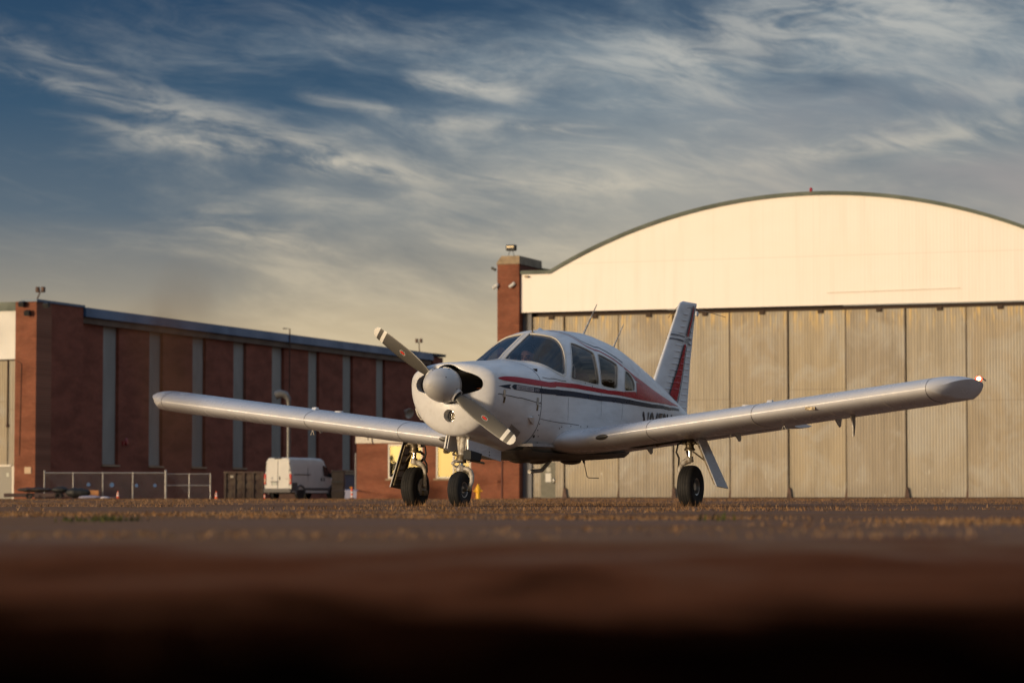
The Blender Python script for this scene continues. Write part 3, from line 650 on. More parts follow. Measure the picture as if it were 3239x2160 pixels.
for sg in (-1, 1):
    def fl(r): q = np.array(r); q[:, 1] *= sg; return [tuple(p) for p in q]
    ys = np.r_[.42, .50, .55, .58, .61, .64, .68, .73, .80, .9, np.arange(1.1, 4.35, .18), 4.345]
    mb = MB(); rings = []
    for y in ys:
        le = XLE - .20 * float(sm((.78 - y) / .24)); rings.append(fl(wing_ring(y, le)))
    mb.loft(rings, caps=True); wing = mb.build('wing', M['wing'], plane, smooth=40)
    # tip cap: the upper skin runs out to a rounded edge, a flat end face slopes back in below it
    rows = []
    for xc, zu, zl in zip(AX, AU * CH, AL * CH):
        x = XLE + CH * xc; q = (xc - .47) / (.47 if xc < .47 else .53); yo = 4.351 + .350 * max(0.0, 1 - abs(q)**(2.6 if q < 0 else 1.5))**(.65 if q < 0 else 1.0); yi = max(4.351, yo - .15 * min(1, 6 * xc) * (1 - .6 * xc))
        zb_ = lambda y: ZLE + DIH * y - (x - XLE) * math.tan(INC)
        ring = [(x, sg * (4.351 + (yo - 4.351) * t), zb_(4.351 + (yo - 4.351) * t) + zu * (1 - .04 * t * t) - .055 * min(1, zu / .08) * t**3.2) for t in np.linspace(0, 1, 8)]
        ring += [(x, sg * (yo + (yi - yo) * t + .012 * math.sin(math.pi * t)), zb_(yo + (yi - yo) * t) + (zu * .96 - .055 * min(1, zu / .08)) * (1 - t) + (zl * .94) * t) for t in np.linspace(.04, 1, 9)]
        ring += [(x, sg * (yi + (4.351 - yi) * t), zb_(yi + (4.351 - yi) * t) + zl * (.94 + .06 * t)) for t in np.linspace(.1, 1, 6)]
        rows.append(ring)
    mb = MB(); mb.grid(rows); mb.build('wing_tip', M['wing'], wing, smooth=38)
    # rib lines of rivets and skin joints
    def span_line(y, x0, x1, upper, w, off, mb):
        xs_ = XLE + CH * (np.linspace(math.sqrt(max(0, x0)), math.sqrt(x1), 26)**2); zz = wing_surf(y, xs_, upper) + (off if upper else -off)
        mb.grid([[(x, sg * (y - w / 2), z - DIH * w / 2) for x, z in zip(xs_, zz)], [(x, sg * (y + w / 2), z + DIH * w / 2) for x, z in zip(xs_, zz)]])
    mb = MB()
    for y in (.62, 1.42, 2.55, 3.35, 4.348):
        if y in (1.42, 2.55, 4.348, .62):
            span_line(y, 0, .4, True, .005, .002, mb); span_line(y, 0, .4, False, .005, .002, mb)
    mb.build('wing_seam', M['seam'], wing)
    mb = MB()
    for y in (1.40, 1.72, 2.53, 2.95, 3.33, 3.9):
        for k in range(16):
            x = XLE + .03 + .030 * k + .0005 * k * k; z = wing_surf(y, x, False)
            mb.lathe([(.0, .0025), (.0035, .0022), (.005, -.001)], (x, sg * y, z), (0, 0, -1), 6)
    tag(mb.build('rivet_heads', M['rivet'], wing), kind='stuff')
    # aileron, flap
    mb = MB(); rings = []
    for y in np.linspace(2.42, 4.10, 8):
        xc = AX[AX > .80]; r_ = wing_ring(y, x0=xc[0]); r_[:, 2] -= .003 + (r_[:, 0] - r_[:, 0].min()) * .03; rings.append(fl(r_))
    mb.loft(rings); mb.build('aileron', M['wing'], wing, smooth=35)
    mb = MB(); rings = []
    for y in np.linspace(.62, 2.38, 8):
        xc = AX[AX > .78]; r_ = wing_ring(y, x0=xc[0]); r_[:, 2] -= .006 + (r_[:, 0] - r_[:, 0].min()) * .09; rings.append(fl(r_))
    mb.loft(rings); mb.build('flap', M['wing'], wing, smooth=35)
    for y in (.95, 1.95, 3.05):
        x = XLE + CH * .78; z = float(wing_surf(y, x, False))
        mb = MB(); mb.prism([(x - .15, sg * y, z + .012), (x + .09, sg * y, z + .012), (x + .07, sg * y, z - .075), (x + .03, sg * y, z - .085)], (0, 1, 0), .012)
        mb.build('hinge_bracket', M['wing'], wing)
    # fuel cap, stall port plate, tie-down ring, fuel drain
    z = float(wing_surf(2.35, XLE + .42, True)); mb = MB(); mb.lathe([(.0, .012), (.045, .012), (.05, -.004)], (XLE + .42, sg * 2.35, z), (0, 0, 1), 20); mb.build('fuel_cap', M['wing'], wing, smooth=40)
    z = float(wing_surf(2.62, XLE + .36, True)); mb = MB(); mb.prism([(XLE + .33, sg * 2.62, z - .004), (XLE + .42, sg * 2.62, z - .004), (XLE + .40, sg * 2.62, z + .022), (XLE + .36, sg * 2.62, z + .022)], (0, 1, 0), .05); mb.build('fuel_vent', M['white'], wing)
    y = .93 if sg < 0 else .86
    cc = np.linspace(0, 2 * math.pi, 21)[:-1]; mb = MB(); xx = .030 + .0 * cc
    zc_ = ZLE + DIH * y; pts = []
    for a_ in cc:
        dy = .068 * math.cos(a_); dz = .028 * math.sin(a_) - .012
        k = np.interp(dz, (AL[:12] * CH)[::-1], AX[:12][::-1]) if dz < 0 else np.interp(dz, AU[:12] * CH, AX[:12])
        pts.append((XLE + CH * k - .003, sg * (y + dy), zc_ + dz + DIH * dy))
    mb.add(pts + [(np.mean([p[0] for p in pts]) - .012, sg * y, zc_ - .012)], [(i, (i + 1) % 20, 20) for i in range(20)]); mb.build('leading_edge_vent', M['blade'], wing)
    if sg < 0:
        x = XLE + .55; z = float(wing_surf(3.42, x, False)); mb = MB(); mb.prism([(x - .05, -3.42, z + .01), (x + .10, -3.42, z + .01), (x + .10, -3.42, z - .10), (x + .06, -3.42, z - .21), (x + .03, -3.42, z - .21), (x + .02, -3.42, z - .10)], (0, 1, 0), .014); mb.build('pitot_mast', M['cast'], wing)
        x = XLE + .012; z = ZLE + DIH * 3.17 - .03; mb = MB(); mb.box((x - .008, -3.17, z), (.02, .10, .03)); mb.build('stall_sensor', M['grimy'], wing)
    z = float(wing_surf(2.72, XLE + .5, False)); mb = MB(); mb.tube([(XLE + .5, sg * 2.72, z), (XLE + .5, sg * 2.70, z - .05), (XLE + .5, sg * 2.74, z - .05), (XLE + .5, sg * 2.72, z)], .006, 6); mb.build('tie_down_ring', M['cast'], wing)
    z = float(wing_surf(2.1, XLE + .62, False)); mb = MB(); mb.cyl((XLE + .62, sg * 2.1, z + .01), (XLE + .62, sg * 2.1, z - .04), .008, .005, 8); mb.build('fuel_drain', M['cast'], wing)
    if sg < 0:
        nx_, nz_ = 2.02, 1.315
        p = np.array([2.20, -4.655, float(wing_surf(4.64, 2.20, True)) - .016]); mb = MB(); mb.ellip(tuple(p), (.040, .034, .032), 14, 8)
        o = mb.build('navigation_light', mat('lit red navigation light', (.6, .03, .02), .3, emit=(1.0, .045, .015), estr=5.0), wing, smooth=60)
        mb = MB(); mb.ellip((p[0] - .030, p[1] - .010, p[2] + .004), (.020, .020, .018), 12, 8); mb.build('light_bulb', mat('lit bulb', (.9, .6, .4), .3, emit=(1.0, .55, .25), estr=30.0), wing, smooth=60)
        mb = MB(); mb.box((p[0] + .02, p[1] + .02, p[2] - .028), (.13, .05, .02)); mb.build('light_mount', M['blackplastic'], wing, bevel=.004)
        mb = MB(); mb.tube([(p[0] + .05, p[1] - .02, p[2] + .012), (p[0] + .13, p[1] - .035, p[2] - .01)], .008, 8); mb.build('light_guard', M['cast'], wing)
    else:
        mb = MB(); mb.ellip((2.6, 4.60, float(wing_surf(4.55, 2.6, True)) - .01), (.05, .03, .026), 14, 8); mb.build('navigation_light', mat('green lens', (.02, .3, .1), .15), wing, smooth=60)

# ---- fin, rudder, stabilator
FL = [at_y(*Z5(*p), 0.0) for p in ((225, 1090), (500, 262), (520, 205), (552, 180))]; FT = [at_y(*Z5(*p), 0.0) for p in ((600, 1395), (640, 830), (690, 330), (709, 226))]
fz = np.linspace(1.02, 2.40, 40)
def fin_le(z): return np.interp(z, [1.02, FL[0][2], FL[1][2], FL[2][2], FL[3][2] + .001], [FL[0][0] - .35, FL[0][0], FL[1][0], FL[2][0], FL[3][0] + .02])
def fin_te(z): return np.interp(z, [FT[0][2], FT[1][2], FT[2][2], FT[3][2]], [FT[0][0], FT[1][0], FT[2][0], FT[3][0]])
def fin_half(x, z):
    c = fin_te(z) - fin_le(z); xc = np.clip((x - fin_le(z)) / c, 0, 1); t = .095
    return 5 * t * c * np.maximum(0, .2969 * np.sqrt(xc) - .126 * xc - .3516 * xc**2 + .2843 * xc**3 - .1036 * xc**4) + .002
ftop = FL[3][2]
def fin_part(a0, a1, name, parent):
    mb = MB(); rings = []
    for z in np.r_[np.linspace(1.02, ftop - .05, 30), ftop - .03, ftop - .015, ftop - .005]:
        le, te = fin_le(z), fin_te(z); k = 1.0 if z < ftop - .045 else math.sqrt(max(.02, 1 - ((z - ftop + .045) / .046)**2))
        b = (1 - np.cos(np.linspace(0, math.pi, 24))) / 2; f_ = a0 + (a1 - a0) * b; x = le + (te - le) * f_; hh = fin_half(x, z) * k
        rings.append([(x_, h2, z) for x_, h2 in zip(x[::-1], hh[::-1])] + [(x_, -h2, z) for x_, h2 in zip(x[1:], hh[1:])])
    mb.loft(rings, caps=True); return mb.build(name, M['white'], parent, smooth=40)
fin = fin_part(0, .655, 'fin', plane); rudder = fin_part(.662, 1.0, 'rudder', plane)
for par, a0, a1, lo_, hi_ in ((fin, .24, .53, 1.36, 2.32), (rudder, .74, .97, 1.16, 2.30)):
    z = lo_
    while z < hi_:
        for sg in (-1, 1):
            le, te = fin_le(z), fin_te(z); x = np.linspace(le + (te - le) * a0, le + (te - le) * a1, 7)
            mb = MB(); mb.tube([(q, sg * (float(fin_half(q, z)) + .001), z) for q in x], [.003, .008, .009, .009, .009, .008, .003], 8); mb.build('skin_bead', M['white'], par, smooth=60)
        z += .0755
def fin_xz(p): q = at_y(*Z5(*p), -.035); return q[0], q[2]
def fin_surf(x, z, off):
    x = np.clip(x, fin_le(z) + .004, fin_te(z) - .002)
    return np.stack([x, -(fin_half(x, z) + off), z], -1)
def fin_ribbon(L, Rr, n, off, name, material, cols=4):
    a, b = resample([fin_xz(p) for p in L], n), resample([fin_xz(p) for p in Rr], n); mb = MB()
    for sg in (1, -1):
        rows = []
        for k in range(cols + 1):
            q = a + (b - a) * k / cols; P = fin_surf(q[:, 0], q[:, 1], off); P[:, 1] *= sg; rows.append([tuple(p) for p in P])
        mb.grid(rows)
    return mb.build(name, material, fin, smooth=60)
fin_ribbon([(572, 655), (540, 760), (510, 860), (475, 960), (440, 1045), (385, 1215)], [(590, 672), (568, 800), (548, 940), (522, 1070), (497, 1185), (470, 1290)], 40, .013, 'red_fin_stripe', M['red'])
fin_ribbon([(683, 240), (655, 370), (632, 440), (598, 568)], [(692, 262), (672, 380), (650, 455), (620, 578)], 30, .013, 'red_fin_stripe', M['red'])
RL, RR = resample([fin_xz(p) for p in ((572, 655), (540, 760), (510, 860), (475, 960), (440, 1045), (385, 1215))], 40), resample([fin_xz(p) for p in ((590, 672), (568, 800), (548, 940), (522, 1070), (497, 1185), (470, 1290))], 40)
z = 1.36
while z < 1.95:
    x0_, x1_ = np.interp(z, RL[::-1, 1], RL[::-1, 0]), np.interp(z, RR[::-1, 1], RR[::-1, 0])
    for sg in (-1, 1):
        xx = np.linspace(x0_ + .01, x1_ - .01, 5); mb = MB(); mb.tube([(q, sg * (float(fin_half(q, z)) + .010), z) for q in xx], [.004, .011, .012, .011, .004], 8); mb.build('red_skin_bead', M['red'], fin, smooth=60)
    z += .0755
for L in ([(556, 665), (535, 740), (500, 860), (460, 970), (420, 1080), (376, 1205)], [(600, 680), (576, 810), (555, 950), (530, 1090), (505, 1200), (484, 1300)],
          [(676, 235), (645, 375), (618, 450), (588, 560)], [(704, 238), (684, 385), (660, 465), (632, 578)]):
    fin_ribbon([(x - 4, y) for x, y in L], [(x + 4, y) for x, y in L], 40, .0128, 'dark_fin_line', M['black'], 1)
for L, w in (([(404, 545), (450, 546), (510, 560), (572, 580)], 5), ([(388, 590), (440, 592), (500, 608), (566, 629)], 5.5), ([(620, 600), (664, 622)], 5), ([(614, 650), (660, 670)], 5.5)):
    fin_ribbon([(x, y - w) for x, y in L], [(x, y + w) for x, y in L], 20, .0126, 'dark_fin_band', M['black'], 1)
cu = bpy.data.curves.new('fin_number', 'FONT'); cu.body = '200'; to = bpy.data.objects.new('fin_number', cu); COL.objects.link(to)
me = bpy.data.meshes.new_from_object(to.evaluated_get(bpy.context.evaluated_depsgraph_get())); bpy.data.objects.remove(to)
co = np.array([v.co[:] for v in me.vertices]); lo_, hi_ = co.min(0), co.max(0); q0, q1, q2 = fin_xz((575, 636)), fin_xz((620, 648)), fin_xz((575, 590))
for v in me.vertices:
    a_ = (v.co.x - lo_[0]) / (hi_[0] - lo_[0]); b_ = (v.co.y - lo_[1]) / (hi_[1] - lo_[1])
    x = q0[0] + (q1[0] - q0[0]) * a_ + (q2[0] - q0[0]) * b_; z = q0[1] + (q1[1] - q0[1]) * a_ + (q2[1] - q0[1]) * b_; v.co = fin_surf(np.float64(x), np.float64(z), .014)
o = bpy.data.objects.new('fin_number', me); COL.objects.link(o); o.parent = fin; me.materials.append(M['lettering'])
mb = MB(); p = at_y(*Z5(712, 325), 0); mb.ellip((p[0] - .005, 0, p[2]), (.03, .022, .035)); mb.build('rudder_beacon', M['white'], rudder, smooth=60)
for L in ([(610, 258), (680, 262), (760, 285), (890, 320), (1030, 362)], [(505, 240), (450, 300), (395, 365)]):
    mb = MB(); yy = np.linspace(-.05, -.62, len(L)) if L[-1][0] > 700 else np.linspace(.05, .62, len(L))
    mb.tube([at_y(*Z5(*p), y) for p, y in zip(L, yy)], .0035, 6); mb.build('whisker_antenna', M['lettering'], fin, smooth=60)
mb = MB(); rings = []
for y in np.r_[-1.52, np.linspace(-1.48, 1.48, 15), 1.52]:
    k = .75 if abs(y) > 1.5 else 1; b = np.linspace(0, math.pi, 16); xc = (1 - np.cos(b)) / 2; t = .10 * k
    yt = 5 * t * (.2969 * np.sqrt(xc) - .126 * xc - .3516 * xc**2 + .2843 * xc**3 - .1036 * xc**4) * .76
    x = 5.62 + (1 - k) * .1 + .76 * xc * (1 if k == 1 else .85)
    rings.append([(q, y, .925 + h2) for q, h2 in zip(x[::-1], yt[::-1])] + [(q, y, .925 - h2) for q, h2 in zip(x[1:], yt[1:])])
mb.loft(rings); mb.build('stabilator', M['white'], plane, smooth=40)

# ---- antennas, roof beacon, wires
def whip(p0, p1, r0, r1, name='whip_antenna', m='cast', y=0.0):
    a_, b_ = at_y(*p0, y), at_y(*p1, y); mb = MB(); mb.lathe([(0, .006), (.022, .006), (.026, -.01)], a_, (0, 0, 1), 12); mb.tube([tuple(a_), tuple(b_)], [r0, r1], 8); mb.build(name, M[m], plane, smooth=60)
whip(Z2(1150, 338), Z2(1287, 40), .013, .005); whip(Z2(1420, 482), Z2(1537, 222), .012, .004, y=-.05); whip(ZW(1205, 130), ZW(1190, 0), .008, .006, 'temperature_probe', 'grimy', -.05)
mb = MB(); a_, b_ = at_y(*ZW(1265, 78), .05), at_y(*ZW(1415, 78), .05); mb.tube([tuple(a_ - [0, 0, .02]), tuple((a_ + b_) / 2 + [0, 0, .0]), tuple(b_ - [0, 0, .02])], [.012, .022, .012], 10); mb.build('roof_antenna_blade', M['white'], plane, smooth=60)
mb = MB(); mb.tube([at_y(*ZB(*p), 0.0) for p in ((1440, 385), (1455, 450))], [.022, .008], 8); mb.tube([at_y(*ZB(*p), 0.0) for p in ((1453, 445), (1485, 590), (1500, 608), (1615, 612))], .005, 6); mb.build('belly_antenna', M['lettering'], plane, smooth=60)
mb = MB(); mb.tube([at_y(*ZB(*p), -.20) for p in ((1090, 390), (975, 525), (835, 540))], .021, 10); mb.build('boarding_step', M['cast'], plane, smooth=50)
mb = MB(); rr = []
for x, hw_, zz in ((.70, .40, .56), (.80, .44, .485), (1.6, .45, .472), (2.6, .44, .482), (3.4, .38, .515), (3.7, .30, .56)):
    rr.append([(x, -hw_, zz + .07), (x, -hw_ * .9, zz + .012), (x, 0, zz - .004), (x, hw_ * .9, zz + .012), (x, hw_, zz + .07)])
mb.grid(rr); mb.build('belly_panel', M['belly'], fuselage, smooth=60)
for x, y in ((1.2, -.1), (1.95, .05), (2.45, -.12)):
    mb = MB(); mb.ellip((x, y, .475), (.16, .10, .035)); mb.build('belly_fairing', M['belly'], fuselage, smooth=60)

# ---- propeller
XP, ZP, PTH, PR = -.3704, 1.188, R(36.4), 1.011
mb = MB(); prof = [(0.001, -.345)]
for t in np.linspace(.04, 1, 26): prof.append((.174 * (1 - (1 - t)**2.1)**.62, -.345 + .36 * t))
prof += [(.174, .0), (.172, .035), (.16, .036), (0.001, .036)]
mb.lathe(prof, (XP + .030, 0, ZP), (1, 0, 0), 64); spinner = mb.build('spinner', paint_mat('spinner paint', (.52, .51, .50), rough=.34, amount=.5), plane, smooth=35)
mb = MB(); mb.lathe([(.1745, -.006), (.1755, -.006), (.1755, .012), (.1745, .012)], (XP + .037, 0, ZP), (1, 0, 0), 64); mb.build('spinner_rim', M['alu'], spinner)
for a_, x in ((2.6, -.20), (1.2, -.15), (-1.9, -.12), (-.35, -.05), (.5, -.06), (2.0, -.05), (-2.9, -.06)):
    t = (x + .345) / .36; rr_ = .174 * (1 - (1 - t)**2.1)**.62 + .001; mb = MB(); c_ = (XP + .030 + x, rr_ * math.cos(a_), ZP + rr_ * math.sin(a_)); mb.ellip(c_, (.006, .006, .006), 8, 6); mb.build('spinner_screw', M['seam'], spinner)
def blade_ring(r, ax):
    """airfoil ring across the blade at radius r; ax = +1 / -1 blade"""
    rr_ = [.10, .17, .24, .32, .45, .60, .75, .85, .90, .925, .940]; cc = [.062, .075, .105, .132, .150, .150, .138, .124, .110, .085, .03]
    tt = [.055, .050, .036, .028, .021, .016, .012, .010, .008, .006, .004]; bb = [40, 38, 34, 30, 25, 20, 16.5, 15, 14.5, 14, 14]
    c = np.interp(r, rr_, cc); t = np.interp(r, rr_, tt); be = R(float(np.interp(r, rr_, bb))); s = np.linspace(0, 2 * math.pi, 29)[:-1]
    a_ = c / 2 * np.cos(s); b_ = t / 2 * np.sin(s) * (1 - .35 * np.cos(s)); 
    # span direction e, chord direction across it in the disc, turned by the pitch angle
    th_ = PTH if ax > 0 else PTH + math.pi; e = np.array([0, math.cos(th_), math.sin(th_)]); tg = np.array([0, -math.sin(th_), math.cos(th_)]); fw = np.array([1., 0, 0])
    cd = tg * math.cos(be) - fw * math.sin(be); nd = fw * math.cos(be) + tg * math.sin(be)
    base = np.array([XP + .012, 0, ZP]) + e * r * PR
    return [tuple(base + cd * p + nd * q) for p, q in zip(a_, b_)], base, cd, nd, e
def blade_span(r0, r1, n, ax, name, material, parent):
    mb = MB(); mb.loft([blade_ring(r, ax)[0] for r in np.linspace(r0, r1, n)]); return mb.build(name, material, parent, smooth=45)
for ax in (1, -1):
    bl = blade_span(.10, .800, 30, ax, 'propeller_blade', M['blade'], plane)
    blade_span(.8002, .838, 4, ax, 'tip_band', M['bladewhite'], bl); blade_span(.8382, .884, 4, ax, 'tip_band', M['blade'], bl); blade_span(.8842, .9395, 10, ax, 'tip_band', M['bladewhite'], bl)
    _, base, cd, nd, e = blade_ring(.55, ax)
    for rr_, mt, off in ((1.0, 'bladewhite', .0098), (.90, 'decaldark', .0106), (.72, 'decalred', .0114)):
        sc_ = (1, 1) if rr_ > .75 else (1.18, .62); mb = MB(); mb.add([tuple(base - nd * off + e * .038 * rr_ * sc_[0] * math.cos(q) + cd * .020 * rr_ * sc_[1] * math.sin(q)) for q in np.linspace(0, 2 * math.pi, 33)[:-1]], [tuple(range(32))]); mb.build('blade_emblem', M[mt], bl)
    mb = MB(); _, b0, cd0, nd0, e0 = blade_ring(.13, ax); mb.lathe([(.062, -.02), (.070, .02), (.066, .06), (.052, .058)], b0, e0, 24); mb.build('blade_cuff', spinner.data.materials[0], spinner, smooth=40)

# ---- landing gear
def wheel(c, r, w, rim_r, name_parent, axis=(0, 1, 0), flat=.012):
    """tyre with rounded shoulders and grooves, rim with hub and holes"""
    n = 56; prof = []
    for k in np.linspace(-1, 1, 25):
        h = k * w / 2; q = abs(k); rr_ = r * (1 - .05 * q**2 - .10 * max(0, q - .55)**2 / .2); rr_ = rr_ if q < .93 else rr_ - (q - .93) / .07 * r * .08
        if any(abs(k - g) < .045 for g in (-.35, 0, .35)): rr_ -= .004
        prof.append((rr_, h))
    prof = [(rim_r, -w * .36), (rim_r + .004, -w * .44), (r * .78, -w * .5)] + prof + [(r * .78, w * .5), (rim_r + .004, w * .44), (rim_r, w * .36)]
    mb = MB(); mb.lathe(prof, c, axis, n)
    zmin = c[2] - r; mb.v = [(x, y, max(z, 0.002)) for x, y, z in mb.v]
    ty = mb.build('tyre', M['rubber'], name_parent, smooth=40)
    mb = MB(); mb.lathe([(.0, -w * .30), (rim_r * .45, -w * .30), (rim_r * .5, -w * .12), (rim_r * .82, -w * .10), (rim_r * .9, -w * .40), (rim_r * 1.03, -w * .42), (rim_r * 1.03, w * .42), (rim_r * .9, w * .40), (rim_r * .82, w * .10), (rim_r * .5, w * .12), (rim_r * .45, w * .30), (.0, w * .30)], c, axis, 40)
    rim = mb.build('wheel_rim', M['alu'], name_parent, smooth=35)
    for k in range(6):
        a_ = k * math.pi / 3 + .3
        for sg in (-1, 1):
            mb = MB(); mb.lathe([(0, .002), (rim_r * .13, .002), (rim_r * .14, -.004)], (c[0] + rim_r * .66 * math.cos(a_), c[1] + sg * w * .115, c[2] + rim_r * .66 * math.sin(a_)), (0, sg, 0), 12); mb.build('rim_hole', M['dark'], name_parent)
    return ty
# nose gear
ng = MB(); ng.tube([(.10, 0, .78), (.045, 0, .50)], [.040, .036], 20); nose_gear = ng.build('nose_gear_leg', M['cast'], plane, smooth=50)
mb = MB()
for sg in (-1, 1): mb.prism([(.10, sg * .03, .74), (.10, sg * .085, .74), (.055, sg * .034, .53), (.05, sg * .02, .52)], (1, 0, 0), .03)
mb.build('leg_web', M['cast'], nose_gear)
mb = MB(); mb.lathe([(.030, 0), (.052, 0), (.052, .05), (.045, .075), (.030, .075)], (.035, 0, .435), (.1, 0, 1), 20); mb.lathe([(.03, 0), (.047, 0), (.047, .012), (.03, .012)], (.045, 0, .495), (.1, 0, 1), 20); mb.build('leg_collar', M['grimy'], nose_gear, smooth=40)
mb = MB(); mb.cyl((.045, 0, .51), (.028, 0, .37), .021, .021, 18); mb.build('oleo_piston', M['chrome'], nose_gear, smooth=60)
mb = MB(); mb.tube([(.0, -.03, .455), (-.055, .01, .445), (-.075, .05, .43), (-.05, .03, .40), (.01, .0, .385)], [.010, .011, .013, .011, .010], 8); mb.tube([(.0, .04, .46), (-.05, .055, .44)], .009, 8); mb.build('torque_link', M['cast'], nose_gear, smooth=50)
mb = MB(); mb.lathe([(.0, .0), (.050, .0), (.055, .02), (.050, .05), (.032, .065), (.0, .065)], (.022, 0, .345), (.1, 0, 1), 20); mb.build('fork_crown', M['cast'], nose_gear, smooth=45)
fk = [(.02, -.03, .375), (.02, -.075, .372), (.022, -.112, .345), (.024, -.124, .30), (.02, -.122, .25), (.008, -.108, .19), (.0, -.095, .155)]
mb = MB(); mb.tube(fk, [.026, .026, .025, .024, .023, .021, .019], 14); mb.build('fork_arm', M['cast'], nose_gear, smooth=60)
mb = MB(); mb.cyl((0, -.11, .165), (0, .07, .165), .014, .014, 12); mb.lathe([(.0, -.008), (.02, -.008), (.022, .006), (.0, .006)], (0, -.108, .165), (0, 1, 0), 14); mb.build('axle', M['grimy'], nose_gear, smooth=40)
wheel((0, 0, .168), .176, .128, .076, nose_gear)
mb = MB(); mb.tube([(.08, -.06, .47), (.05, -.10, .455), (.10, -.17, .44), (.16, -.19, .43)], .012, 8); mb.lathe([(.008, -.01), (.021, -.01), (.021, .01), (.008, .01)], (.03, -.085, .455), (1, 0, 0), 16); mb.tube([(.05, .03, .50), (.07, .11, .52), (.10, .10, .56)], .010, 8); mb.build('steering_link', M['grimy'], nose_gear, smooth=50)
mb = MB(); P = [at_y(*ZN(*p), -.14) for p in ((640, 350), (875, 425), (838, 592), (630, 545))]; mb.prism([tuple(p) for p in P], (.3, 1, 0), .10); mb.build('rubber_boot', M['blackplastic'], nose_gear, bevel=.006)
P = [at_y(*p, -.17) for p in (ZB(140, 178), ZB(330, 238), ZB(512, 308), ZB(508, 425), ZB(490, 420), ZB(260, 342), ZB(140, 288))]
mb = MB(); mb.prism([tuple(p) for p in P], (0, 1, 0), .012); nd_ = mb.build('nose_gear_door', M['wing'], plane)
for p in ((385, 320), (385, 355)): mb = MB(); mb.ellip(at_y(*ZB(*p), -.178), (.008, .004, .008), 8, 6); mb.build('door_screw', M['seam'], nd_)
mb = MB(); P = [at_y(*p, .15) for p in (ZN(285, 110), ZN(350, 70), ZN(370, 440), ZN(200, 370))]; P = [(.02, .15, .73), (.40, .15, .70), (.40, .165, .56), (.12, .175, .545), (.0, .17, .58)]
mb.prism(P, (0, 1, 0), .014); mb.prism([(p[0] * .9 + .02, p[1] - .02, p[2] * .96 + .02) for p in P], (0, 1, 0), .008); mb.build('nose_gear_door', M['wing'], plane)
